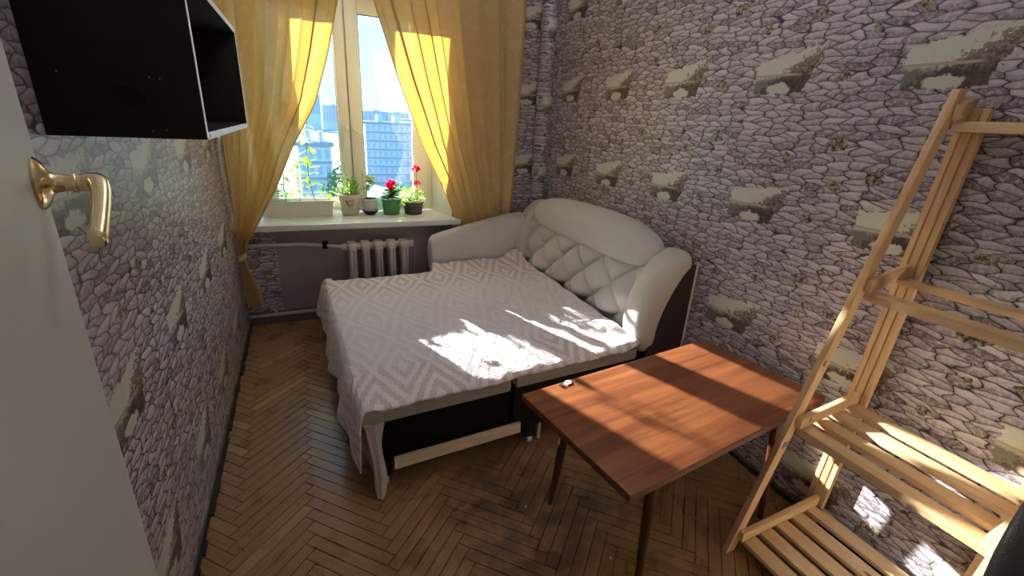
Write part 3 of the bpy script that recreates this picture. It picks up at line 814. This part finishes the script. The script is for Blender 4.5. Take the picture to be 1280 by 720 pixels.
for a_ in (-1, 1):
    T(MB().box(-LT/2+.12, LT/2-.12, a_*(WT/2-.07)-.01, a_*(WT/2-.07)+.01, ZT-.09, ZT-.028), 'apron', M['tableedge'], bevel=.002)
    T(MB().box(a_*(LT/2-.13)-.01, a_*(LT/2-.13)+.01, -WT/2+.08, WT/2-.08, ZT-.09, ZT-.028), 'apron', M['tableedge'], bevel=.002)
for sx in (-1, 1):
    for sy in (-1, 1):
        bx_, by_ = sx*(LT/2-.19), sy*(WT/2-.075)
        fx, fy = sx*(LT/2-.165), sy*(WT/2-.035)
        T(MB().tube([(bx_, by_, ZT-.028), (lerp(bx_, fx, .5), lerp(by_, fy, .5), ZT/2), (fx, fy, 0)], [.021, .018, .011], 14), 'leg', M['leg'], smooth=True)
# small things left on the table and floor
q = MB().prism([(.872, 1.335), (.90, 1.345), (.905, 1.365), (.885, 1.368), (.868, 1.352)], 2, ZT, ZT+.004).build('paper_scrap', M['wrap'])
tag(q, 'tiny pink and white paper scrap at the far edge of the brown table', 'paper scrap')
MB().prism([(.88, 1.345), (.888, 1.347), (.886, 1.358), (.878, 1.356)], 2, ZT+.0041, ZT+.0046).build('print_mark', M['label'], q)
q = MB().tube([(.842, 1.345, ZT+.004), (.85, 1.352, ZT+.006), (.86, 1.346, ZT+.004), (.852, 1.340, ZT+.004), (.843, 1.344, ZT+.004)], .003, 6).build('hair_clip', M['chrome'], smooth=True)
tag(q, 'tiny grey metal clip beside the pink scrap on the table', 'clip')
for (cx, cy), lab in (((.73, 1.34), 'small white paper crumb on the parquet beside the far table leg'), ((.93, 1.0), 'small white paper crumb on the parquet near the front table leg')):
    q = MB().prism([(cx, cy), (cx+.011, cy+.002), (cx+.013, cy+.009), (cx+.003, cy+.008)], 2, .0008, .004).build('paper_crumb', M['planter'])
    tag(q, lab, 'paper scrap')

# ------------------------------------------------------------------ pine ladder shelf
shelf = thing('ladder_shelf', (1.6, .62, 0), 'pale pine ladder shelf with slatted shelves leaning at the right wall', 'shelf unit')
YE = lambda z: .879-.022*z           # far side frame
YN = lambda z: .305-.022*z           # near side frame
def post_x(z): return -.012+1.389+(1.800-1.389)*z/1.715
for fy in (YE, YN):
    def sec_(z, dx): return [(post_x(z)+dx, fy(z)-.022, z), (post_x(z)+.044+dx, fy(z)-.022, z), (post_x(z)+.044+dx, fy(z), z), (post_x(z)+dx, fy(z), z)]
    MB().hexa(sec_(.001, 0)+sec_(1.71, 0)).build('front_post', M['pineZ'], shelf, bevel=.002)
    # grooved rear post, face towards the room
    prof = [(0, 0), (0, .017), (.005, .019), (.005, .022), (0, .024), (0, .044), (.005, .046), (.005, .049), (0, .051), (0, .068), (.022, .068), (.022, 0)]
    rr = []
    for z in (.001, 1.66):
        yb = fy(z)+(.012 if fy is YE else .085)-.028*z*.6
        rr.append([(1.852+px_, yb-py_, z) for px_, py_ in prof])
    MB().rings(rr).build('rear_post', M['pineZ'], shelf)
SH = [(.112, .145, 5, .066, .084), (.612, .655, 4, .060, .069), (1.125, 1.165, 2, .058, .066), (1.665, 1.69, 1, .05, .05)]
for zi, (zf, zr, n, w, pt) in enumerate(SH):
    xf = post_x(zf)+.030; xr = 1.848
    for fy in (YE, YN):
        s_ = -1 if fy is YE else 1
        ya, yb = (fy(zf)-.044, fy(zf)-.024) if s_ < 0 else (fy(zf)+.002, fy(zf)+.022)
        MB().hexa([(xf-.02, ya, zf-.042), (xr, ya, zr-.042), (xr, yb, zr-.042), (xf-.02, yb, zf-.042), (xf-.02, ya, zf), (xr, ya, zr), (xr, yb, zr), (xf-.02, yb, zf)]).build('end_bar', M['pineX'], shelf, bevel=.002)
    y0s, y1s = YN(zf)+.004, YE(zf)-.026
    span = xr-xf
    for k in range(n):
        xa = xf-.006+k*((span-w+.006)/(n-1) if n > 1 else 0); xb = xa+w
        za = zf-.062+(zr-zf)*(k/max(1, n-1)); th = .018 if k or zi == 0 else .030
        MB().box(xa, xb, y0s, y1s, za-th+.018, za+.018).build('slat', M['pineY'], shelf, bevel=.002)
zz = .49
q = MB().hexa([(post_x(zz)+.010, YE(zz)-.0232, zz-.012), (post_x(zz)+.034, YE(zz)-.0232, zz-.010), (post_x(zz)+.034, YE(zz)-.0222, zz-.010), (post_x(zz)+.010, YE(zz)-.0222, zz-.012),
      (post_x(zz)+.016, YE(zz)-.0232, zz+.012), (post_x(zz)+.040, YE(zz)-.0232, zz+.014), (post_x(zz)+.040, YE(zz)-.0222, zz+.014), (post_x(zz)+.016, YE(zz)-.0222, zz+.012)]).build('sticker', M['label'], shelf)
q['label'] = 'small grey sticker'

# ------------------------------------------------------------------ wall cabinet
cab = thing('wall_cabinet', (-.34, 1.77, 1.475), 'black-brown open wall cabinet with white edges hanging on the left wall', 'wall cabinet')
cx0, cx1, cy0, cy1, cz0, cz1 = XL+.002, -.20, 1.296, 2.25, 1.475, 1.83
B('end_panel', M['cab'], cab, cx0, cx1, cy0, cy0+.016, cz0, cz1, bevel=.0005)
B('end_panel', M['cab'], cab, cx0, cx1, cy1-.016, cy1, cz0, cz1, bevel=.0005)
B('bottom_panel', M['cabin'], cab, cx0, cx1, cy0+.016, cy1-.016, cz0, cz0+.016, bevel=.0005)
B('top_panel', M['cabin'], cab, cx0, cx1, cy0+.016, cy1-.016, cz1-.016, cz1, bevel=.0005)
B('back_panel', M['cabin'], cab, cx0, cx0+.004, cy0+.016, cy1-.016, cz0+.016, cz1-.016, bevel=0)
for a_ in ((cy0, cy0+.016, cz0, cz1), (cy1-.016, cy1, cz0, cz1), (cy0+.016, cy1-.016, cz0, cz0+.016), (cy0+.016, cy1-.016, cz1-.016, cz1)):
    MB().box(cx1, cx1+.0015, *a_).build('edge_band', M['edge'], cab)
MB().box(cx1+.0015, cx1+.002, cy0+.03, cy0+.042, cz0+.004, cz0+.012).build('cam_mark', M['label'], cab)
R = [[(-.327+a_*math.cos(t), cy0-dy, 1.559+b_*math.sin(t)-.12*a_*math.cos(t)) for t in [k*2*PI/28 for k in range(28)]] for a_, b_, dy in ((.027, .019, 0), (.027, .019, .003), (.021, .014, .0035))]
gr = MB().rings(R).build('cable_cap', M['black'], cab, smooth=False)
MB().box(-.345, -.308, cy0-.0045, cy0-.0036, 1.556, 1.561).build('cap_bar', M['cabin'], gr)
for x_, z_ in ((-.288, 1.60), (-.27, 1.598), (-.30, 1.49), (-.275, 1.494), (-.44, 1.60)):
    q = MB().lathe((0, 0, 0), [(0, 0), (.0022, 0), (.0018, .001), (0, .0012)], 8)
    mk('dowel_dot', [(x_+a, cy0-c_, z_+b) for a, b, c_ in q.v], q.f, M['plaster'], cab)

# ------------------------------------------------------------------ open door with brass handle
E_ = Vector((-.295, .75, 0)); u_ = Vector((.25, -.968, 0)).normalized(); n_ = Vector((.968, .25, 0)).normalized()
door = thing('door', (E_.x+u_.x*.42, E_.y+u_.y*.42, 0), 'open white door leaf with a brass lever handle at left', 'door')
LD = .86
def dp(a, d_, z): return tuple(E_+u_*a-n_*d_+Vector((0, 0, z)))
MB().hexa([dp(0, 0, .012), dp(LD, 0, .012), dp(LD, .04, .012), dp(0, .04, .012), dp(0, 0, 2.02), dp(LD, 0, 2.02), dp(LD, .04, 2.02), dp(0, .04, 2.02)]).build('door_leaf', M['door'], door, bevel=.002)
hz = 1.456
def disc(prof, c, n=28):
    R = []
    for r, h in prof:
        R.append([tuple(c+n_*h+u_*r*math.cos(2*PI*k/n)+Vector((0, 0, r*math.sin(2*PI*k/n)))) for k in range(n)])
    return MB().rings(R)
hc = E_+u_*.05+Vector((0, 0, hz))
ha = disc([(.029, 0), (.030, .003), (.027, .006), (.022, .009), (.014, .0125), (.011, .016), (.010, .024)], hc).build('handle_rose', M['brass'], door, smooth=True)
disc([(.0095, .014), (.0095, .030), (.0125, .031), (.0125, .034), (.010, .035), (.010, .040)], hc).build('handle_neck', M['brass'], ha, smooth=True)
p0 = hc+n_*.036
Zv = Vector((0, 0, 1))
lv = [p0, p0+n_*.010, p0+n_*.017+u_*.004, p0+n_*.020+u_*.012-Zv*.003, p0+n_*.019+u_*.04-Zv*.018, p0+n_*.015+u_*.075-Zv*.037, p0+n_*.011+u_*.098-Zv*.049, p0+n_*.0105+u_*.101-Zv*.0505]
R = []
hw = [.0105, .0115, .0125, .0120, .0100, .0092, .0112, .0085]; ht = [.0105, .0115, .012, .0105, .0085, .0078, .0095, .007]
for i, p in enumerate(lv):
    t = (lv[min(i+1, 7)]-lv[max(i-1, 0)]).normalized(); a = Vector((0, 0, 1)).cross(t).normalized(); b = t.cross(a)
    R.append([tuple(p+a*ht[i]*sup(k*2*PI/20, .75)[0]+b*hw[i]*sup(k*2*PI/20, .75)[1]) for k in range(20)])
MB().rings(R).build('handle_lever', M['brass'], ha, smooth=True, sub=1)

# ------------------------------------------------------------------ plants on the sill
SZ = WZ0
leafv = [(0, 0, 0), (.5, .22, .06), (.55, -.22, .06), (.5, 0, 0), (1, 0, -.08), (.22, .14, .03), (.22, -.14, .03), (.8, .13, .01), (.8, -.13, .01)]
leaff = [(0, 3, 1, 5), (0, 6, 2, 3), (3, 4, 7, 1), (3, 2, 8, 4)]
def put_leaf(mb, p, d, size, roll=0, wide=1.0):
    d = Vector(d).normalized(); s_ = d.cross(Vector((0, 0, 1)))
    s_ = s_.normalized() if s_.length > .1 else Vector((1, 0, 0)); nn = s_.cross(d)
    s2 = s_*math.cos(roll)+nn*math.sin(roll); n2 = s2.cross(d)
    mb.raw([tuple(Vector(p)+d*x*size+s2*y*size*wide+n2*z*size) for x, y, z in leafv], leaff)
def pot(parent, name, mat, c, prof, n=32): return MB().lathe(c, prof, n).build(name, mat, parent, smooth=True)
rnd = random.Random(3)
# planter box with the tall plant
pl = thing('planter_box', (-.05, 3.87, SZ), 'long white planter box with tall bright green plants at the left of the sill', 'planter')
px0, px1, py0, py1 = -.30, .178, 3.80, 3.93
mb = MB(); zt = SZ+.125
mb.rings([[(px0+.012, py0+.01, SZ), (px1-.012, py0+.01, SZ), (px1-.012, py1-.01, SZ), (px0+.012, py1-.01, SZ)],
          [(px0+.004, py0+.004, zt-.02), (px1-.004, py0+.004, zt-.02), (px1-.004, py1-.004, zt-.02), (px0+.004, py1-.004, zt-.02)],
          [(px0-.004, py0-.004, zt-.018), (px1+.004, py0-.004, zt-.018), (px1+.004, py1+.004, zt-.018), (px0-.004, py1+.004, zt-.018)],
          [(px0-.004, py0-.004, zt), (px1+.004, py0-.004, zt), (px1+.004, py1+.004, zt), (px0-.004, py1+.004, zt)],
          [(px0+.006, py0+.006, zt), (px1-.006, py0+.006, zt), (px1-.006, py1-.006, zt), (px0+.006, py1-.006, zt)],
          [(px0+.010, py0+.010, zt-.02), (px1-.010, py0+.010, zt-.02), (px1-.010, py1-.010, zt-.02), (px0+.010, py1-.010, zt-.02)]])
mb.build('planter_body', M['planter'], pl)
MB().box(px0+.012, px1-.012, py0+.012, py1-.012, zt-.03, zt-.016).build('soil', M['soil'], pl)
lm = bpy.data.meshes.new('leaf'); lm.from_pydata(leafv, [], leaff); lm.materials.append(M['leafbright']); lm.update()
def leaf_obj(parent, p, d, size, wide=1.0):
    o = link('leaf', lm, parent, Vector(p)-wloc(parent))
    o.rotation_euler = Vector(d).to_track_quat('X', 'Z').to_euler(); o.scale = (size, size*wide, size)
stems = [([(.05, 3.86, zt-.02), (.035, 3.865, zt+.06), (.02, 3.86, zt+.16), (.02, 3.86, zt+.33), (.03, 3.855, zt+.47), (.04, 3.85, zt+.56)], 30),
         ([(-.05, 3.865, zt-.02), (-.06, 3.865, zt+.08), (-.055, 3.86, zt+.2), (-.045, 3.86, zt+.30)], 16),
         ([(-.15, 3.87, zt-.02), (-.16, 3.87, zt+.08), (-.15, 3.865, zt+.2)], 12),
         ([(.15, 3.86, zt-.02), (.152, 3.86, zt+.09)], 4)]
for path, nl in stems:
    MB().tube(path, .0032, 6).build('stem', M['stem'], pl, smooth=True)
    for k in range(nl):
        s = .22+.78*k/nl+rnd.uniform(-.02, .02); s = min(s, 1); L_ = len(path)-1; i = min(int(s*L_), L_-1)
        p = Vector(path[i]).lerp(Vector(path[i+1]), s*L_-i); a = k*2.4+rnd.uniform(-.4, .4)
        d = (math.cos(a), math.sin(a)*.8, rnd.uniform(-.55, .35))
        leaf_obj(pl, p, d, rnd.uniform(.07, .115) if s < .85 else rnd.uniform(.06, .08), rnd.uniform(.9, 1.2))
# pot with animal drawing and herb
p1 = thing('potted_herb', (.30, 3.86, SZ), 'cream pot with an animal drawing and bushy spiky herb on the sill', 'potted plant')
c1 = (.302, 3.86, SZ)
pot(p1, 'saucer', M['saucerpale'], c1, [(0, 0), (.055, 0), (.066, .012), (.074, .045), (.071, .046), (.06, .02), (0, .014)])
pot(p1, 'pot', M['potcream'], (c1[0], c1[1], SZ+.015), [(0, .005), (.058, .0), (.064, .03), (.084, .128), (.088, .13), (.088, .15), (.080, .152), (.076, .135), (0, .135)])
MB().lathe((c1[0], c1[1], SZ+.14), [(0, 0), (.074, 0), (.074, .012), (0, .016)], 20).build('soil', M['soil'], p1)
def on_pot(a, z):
    r = .064+.02*(z-SZ-.045)/.098+.001
    return (c1[0]+r*math.sin(a), c1[1]-r*math.cos(a), z)
dr = [(.02, .075), (.12, .09), (.35, .088), (.5, .10), (.52, .075), (.40, .058), (.15, .06), (.05, .05), (-.02, .075), (-.10, .10), (-.16, .088), (-.05, .062), (.02, .06)]
MB().tube([on_pot(a-.28, SZ+.03+z) for a, z in dr], .0022, 5).build('drawing_line', M['ink'], p1)
for a in (.05, .16, .36, .46): MB().tube([on_pot(a-.28, SZ+.09), on_pot(a-.26, SZ+.072)], .0018, 5).build('drawing_line', M['ink'], p1)
mb = MB(); ms = MB()
for k in range(34):
    a = rnd.uniform(0, 2*PI); r = rnd.uniform(.01, .06); h = rnd.uniform(.05, .17); le = rnd.uniform(.01, .07)
    b0 = Vector((c1[0]+r*math.cos(a), c1[1]+r*math.sin(a), SZ+.15)); b1 = b0+Vector((le*math.cos(a)*1.2, le*math.sin(a)*.8, h))
    ms.tube([b0, b0.lerp(b1, .5)+Vector((0, 0, .012)), b1], .0013, 4)
    for q in range(9):
        p = b0.lerp(b1, .2+.8*q/9); an = rnd.uniform(0, 2*PI)
        put_leaf(mb, p, (math.cos(an), math.sin(an), rnd.uniform(-.1, .8)), rnd.uniform(.016, .034), rnd.uniform(-1, 1), .8)
tag(ms.build('herb_stems', M['stem'], p1), kind='stuff'); tag(mb.build('herb_leaves', M['leafgreen'], p1), kind='stuff')
# white pot
p2 = thing('potted_seedling', (.455, 3.85, SZ), 'small white pot with dark saucer and thin stemmed plant on the sill', 'potted plant')
c2 = (.455, 3.85, SZ)
pot(p2, 'saucer', M['saucerdark'], c2, [(0, 0), (.035, 0), (.065, .032), (.062, .035), (.03, .012), (0, .012)])
pot(p2, 'pot', M['potwhite'], (c2[0], c2[1], SZ+.02), [(0, .0), (.042, 0), (.056, .03), (.062, .095), (.066, .10), (.066, .11), (.06, .11), (.056, .095), (0, .095)])
MB().lathe((c2[0], c2[1], SZ+.112), [(0, 0), (.057, 0), (.057, .012), (.03, .02), (0, .022)], 20).build('soil', M['soil'], p2)
MB().tube([(c2[0]+.005, c2[1], SZ+.12), (c2[0]+.012, c2[1], SZ+.2), (c2[0]+.016, c2[1], SZ+.29)], .0024, 6).build('stem', M['stem'], p2)
MB().tube([(c2[0]-.02, c2[1], SZ+.12), (c2[0]-.045, c2[1], SZ+.2), (c2[0]-.05, c2[1], SZ+.34)], .0016, 6).build('stem', M['stem'], p2)
mb = MB()
for k in range(46):
    an = rnd.uniform(0, 2*PI); p = Vector((c2[0]+.016, c2[1], SZ+rnd.uniform(.235, .30)))
    put_leaf(mb, p, (math.cos(an), math.sin(an)*.7, rnd.uniform(-.3, .6)), rnd.uniform(.03, .05), rnd.uniform(-.6, .6), 1.0)
for k in range(18):
    an = rnd.uniform(0, 2*PI); p = Vector((c2[0]-.045, c2[1], SZ+rnd.uniform(.15, .34)))
    put_leaf(mb, p, (math.cos(an), math.sin(an)*.7, rnd.uniform(-.3, .6)), rnd.uniform(.018, .03), rnd.uniform(-.6, .6), 1.0)
tag(mb.build('seedling_leaves', M['leafvar'], p2), kind='stuff')
def flower(parent, c, r, n, seed):
    rr = random.Random(seed); mb = MB()
    for k in range(n):
        u = rr.uniform(-.35, 1); a = rr.uniform(0, 2*PI); q = math.sqrt(1-u*u)
        d = Vector((q*math.cos(a), q*math.sin(a), u)); s_ = d.cross(Vector((.3, .2, 1))).normalized(); t_ = s_.cross(d)
        p = Vector(c)+d*r*.55; rad_ = r*.42
        ring = [tuple(p+d*r*(.28+.12*math.cos(3*j*PI/4))+rad_*(s_*math.cos(j*PI/4)+t_*math.sin(j*PI/4))) for j in range(8)]
        mb.raw([tuple(p)]+ring, [(0, j+1, (j+1) % 8+1) for j in range(8)])
    return mb.build('flower_head', M['petal'], parent, smooth=True)
# green pot with pink flowers
p3 = thing('potted_flower', (.62, 3.84, SZ), 'green plastic pot with dark leaves and round crimson flower cluster', 'potted plant')
c3 = (.622, 3.84, SZ)
pot(p3, 'saucer', M['potgreen'], c3, [(0, 0), (.062, 0), (.07, .012), (.066, .014), (.05, .006), (0, .006)])
pot(p3, 'pot', M['potgreen'], (c3[0], c3[1], SZ+.008), [(0, 0), (.058, 0), (.064, .008), (.074, .06), (.078, .105), (.086, .112), (.086, .122), (.079, .122), (.074, .105), (0, .105)])
MB().lathe((c3[0], c3[1], SZ+.11), [(0, 0), (.074, 0), (.074, .010), (0, .012)], 20).build('soil', M['soil'], p3)
mb = MB()
for k in range(46):
    an = k*2.4; p = Vector((c3[0]+rnd.uniform(-.03, .03), c3[1]+rnd.uniform(-.03, .03), SZ+rnd.uniform(.12, .20)))
    put_leaf(mb, p, (math.cos(an), math.sin(an), rnd.uniform(-.1, .6)), rnd.uniform(.05, .085), rnd.uniform(-.4, .4), 1.3)
mb.build('leaves', M['leafdark'], p3)
for dx, dz, r in ((-.012, .235, .032), (.022, .24, .032), (.004, .255, .03), (.0, .215, .028)):
    MB().tube([(c3[0], c3[1], SZ+.12), (c3[0]+dx, c3[1], SZ+dz)], .002, 5).build('stem', M['stem'], p3)
    flower(p3, (c3[0]+dx, c3[1]-.01, SZ+dz), r, 16, int(1000*dz)+int(dx*1000))
# dark pot with geranium
p4 = thing('potted_geranium', (.80, 3.835, SZ), 'dark grey pot with cream-edged leaves and two red geranium blooms', 'potted plant')
c4 = (.802, 3.835, SZ)
pot(p4, 'saucer', M['potdark'], c4, [(0, 0), (.068, 0), (.075, .01), (.07, .012), (.05, .006), (0, .006)])
pot(p4, 'pot', M['potdark'], (c4[0], c4[1], SZ+.008), [(0, 0), (.066, 0), (.072, .01), (.080, .08), (.086, .086), (.086, .096), (.078, .096), (.074, .08), (0, .08)])
MB().lathe((c4[0], c4[1], SZ+.085), [(0, 0), (.074, 0), (.074, .010), (0, .012)], 20).build('soil', M['soil'], p4)
mb = MB()
for k in range(120):
    an = rnd.uniform(0, 2*PI); rr_ = rnd.uniform(0, .10); p = Vector((c4[0]-.01+rr_*math.cos(an), c4[1]+rr_*math.sin(an)*.6, SZ+rnd.uniform(.09, .20)-rr_*.3))
    put_leaf(mb, p, (math.cos(an), math.sin(an), rnd.uniform(-.4, .5)), rnd.uniform(.03, .05), rnd.uniform(-.8, .8), 1.5)
mb.build('leaves', M['leafvar'], p4)
mb = MB()
for k in range(60):
    an = rnd.uniform(0, 2*PI); rr_ = rnd.uniform(0, .09); p = Vector((c4[0]+rr_*math.cos(an), c4[1]+rr_*math.sin(an)*.6, SZ+rnd.uniform(.08, .22)-rr_*.3))
    put_leaf(mb, p, (math.cos(an), math.sin(an), rnd.uniform(-.3, .6)), rnd.uniform(.03, .05), rnd.uniform(-.8, .8), 1.5)
mb.build('leaves', M['leafbright'], p4)
for dx, dz, r in ((.03, .365, .034), (.036, .25, .028)):
    MB().tube([(c4[0]+.01, c4[1], SZ+.1), (c4[0]+dx*.9, c4[1], SZ+dz*.6), (c4[0]+dx, c4[1], SZ+dz)], .0024, 6).build('stem', M['stem'], p4)
    flower(p4, (c4[0]+dx, c4[1], SZ+dz), r, 18, int(1000*dz))

# ------------------------------------------------------------------ dark chair at the right edge of the view
CHX, CHY = -.02, .01
chair = thing('padded_chair', (1.06, .04, 0), 'scuffed dark grey padded chair back at the lower right corner', 'chair')
R = []
for z, xo, hy, hx_ in ((.58, 1.215, .13, .02), (.60, 1.217, .165, .033), (.70, 1.222, .185, .037), (.85, 1.235, .19, .037), (.98, 1.25, .185, .036), (1.06, 1.262, .16, .032), (1.085, 1.266, .12, .018)):
    R.append([(xo+hx_*sup(k*2*PI/28, .6)[0], .045+hy*sup(k*2*PI/28, .6)[1], z) for k in range(28)])
MB().rings(R).build('backrest', M['dustygrey'], chair, smooth=True, sub=1)
R = []
for z, sc_ in ((.40, .92), (.415, 1), (.455, 1), (.475, .93)):
    R.append([(1.0+.2*sc_*sup(k*2*PI/28, .45)[0], .045+.19*sc_*sup(k*2*PI/28, .45)[1], z) for k in range(28)])
MB().rings(R).build('seat', M['dustygrey'], chair, smooth=True)
for sx in (.83, 1.17):
    for sy in (-.115, .205):
        MB().tube([(sx, sy, .41), (sx+(.03 if sx > 1 else -.02), sy, .0)], .011, 8).build('leg', M['blackmatte'], chair, smooth=True)
for sy in (-.06, .15): MB().tube([(1.17, sy, .42), (1.225, sy, .5), (1.232, sy, .68)], .010, 8).build('back_support', M['blackmatte'], chair, smooth=True)

# ------------------------------------------------------------------ added fill lamps, out of view, brightening the room
def lamp(name, x, y, z, power, label):  # invented fixture, there only for its fill light
    t = thing(name, (x, y, z), label, 'lamp')
    MB().lathe((x, y, z-.03), [(0, .03), (.05, .03), (.055, .0), (0, .0)], 24).build('mount', M['pvc'], t, smooth=True)
    MB().tube([(x, y, z-.03), (x, y, z-.26)], .008, 8).build('rod', M['pvc'], t, smooth=True)
    MB().lathe((x, y, z-.30), [(0, 0), (.10, .006), (.19, .045), (.22, .08), (.21, .082), (.18, .052), (.09, .016), (0, .012)], 32).build('bowl_shade', M['pvc'], t, smooth=True)
    MB().lathe((x+.05, y, z-.28), [(0, 0), (.012, .002), (.03, .02), (.03, .04), (.012, .06), (0, .06)], 16).build('fill_bulb', M['fill_bulb'], t, smooth=True)
    ld = bpy.data.lights.new('fill_light', 'POINT'); ld.energy = power; ld.color = (.95, .96, 1.0); ld.shadow_soft_size = .05
    lo = bpy.data.objects.new('fill_light', ld); COL.objects.link(lo); lo.parent = t; lo.location = (-.05, 0, -.2)
lamp('room_fill_lamp', .7, 1.6, ZC, FILL_ROOM, 'unseen white bowl lamp added as fill in the middle of the room')
lamp('hall_fill_lamp', .35, -.85, ZC, FILL_HALL, 'unseen white bowl lamp added as fill in the hall behind the doorway')

# ------------------------------------------------------------------ view outside
gd = tag(MB().box(-1500, 1500, 8, 3000, -23, -22.5).build('ground', M['ground']), kind='structure')
def building(name, x0, x1, y0, y1, z1, label, mat, floors, bays, z0=-22.5):
    b = thing(name, ((x0+x1)/2, (y0+y1)/2, z0), label, 'building')
    MB().box(x0, x1, y0, y1, z0, z1).build('facade', mat, b)
    MB().box(x0-.6, x1+.6, y0-.6, y1+.6, z1, z1+.8).build('roof', M['broof'], b)
    MB().box(lerp(x0, x1, .3), lerp(x0, x1, .42), y0+3, y0+8, z1+.8, z1+3.2).build('roof_hut', mat, b)
    MB().box(lerp(x0, x1, .68), lerp(x0, x1, .8), y0+3, y0+8, z1+.8, z1+3.0).build('roof_hut', mat, b)
    fh = (z1-z0)/floors; bw = (x1-x0)/bays
    for i in range(max(0, floors-7), floors):
        row = MB()
        for j in range(bays): row.box(x0+j*bw+bw*.25, x0+j*bw+bw*.75, y0-.15, y0+.05, z0+i*fh+fh*.3, z0+i*fh+fh*.8)
        row.build('window_row', M['bwin'], b)
        MB().box(x0-.1, x1+.1, y0-.5, y0, z0+i*fh, z0+i*fh+.35).build('ledge', M['broof'], b)
building('slab_block', 21, 37, 180, 196, -1.6, 'long hazy slab block seen through the right window pane', M['bwall'], 7, 8)
building('panel_block', 43, 62, 230, 250, -.5, 'paler hazy block right of the slab block outside', M['bwall2'], 8, 9)
building('brick_house', -1, 5.5, 110, 122, -5.5, 'lower grey house among the trees outside the left pane', M['bwall2'], 5, 4)
building('tower_block', 6, 26, 700, 720, 21, 'distant hazy tower block on the left skyline', M['bwall'], 14, 6)
building('tower_block', 30, 75, 760, 780, 10, 'distant wide block on the skyline beside the tallest tower', M['bwall'], 11, 10)
building('tower_block', -30, 2, 820, 840, 12, 'distant low tower on the skyline behind the left curtain', M['bwall'], 12, 8)
building('tower_block', 90, 190, 900, 930, 6, 'distant long block on the skyline behind the slab roof', M['bwall2'], 10, 14)
def tree(x, y, r, h, label):
    t = thing('tree', (x, y, -22.5), label, 'tree', 'trees outside the window')
    MB().tube([(x, y, -22.5), (x+.3, y, -22.5+h*.6)], [.5, .25], 8).build('trunk', M['stem'], t)
    rr = random.Random(int(x*10+y)); mb = MB()
    for k in range(900):
        uu = rr.uniform(-1, 1); a = rr.uniform(0, 2*PI); q = math.sqrt(1-uu*uu); rad_ = r*(rr.uniform(.5, 1)**.4)*(1+.25*math.sin(3*a+uu*4))
        p = Vector((x+rad_*q*math.cos(a), y+rad_*q*math.sin(a), -22.5+h-r+rad_*uu*.9))
        put_leaf(mb, p, (rr.uniform(-1, 1), rr.uniform(-1, 1), rr.uniform(-1, 1)), rr.uniform(.7, 1.3)*r*.16, rr.uniform(-3, 3), 1.8)
    tag(mb.build('crown', M['tree'], t), kind='stuff')
for x, y, r, h, l in ((7.5, 98, 4.2, 14, 'broad tree outside beside the lower grey house'), (2.0, 80, 3.2, 10, 'rounded tree in front of the lower grey house'),
                      (8.5, 70, 2.8, 8, 'small tree outside behind the window handles'), (17.5, 95, 3.6, 11, 'tree outside left of the slab block foot'),
                      (27, 104, 4, 11, 'tree outside below the slab block'), (19, 76, 3, 8, 'low tree outside behind the crimson flowers'), (-6.5, 92, 3.6, 12, 'tree outside hidden partly by the left curtain')):
    tree(x, y, r, h, l)
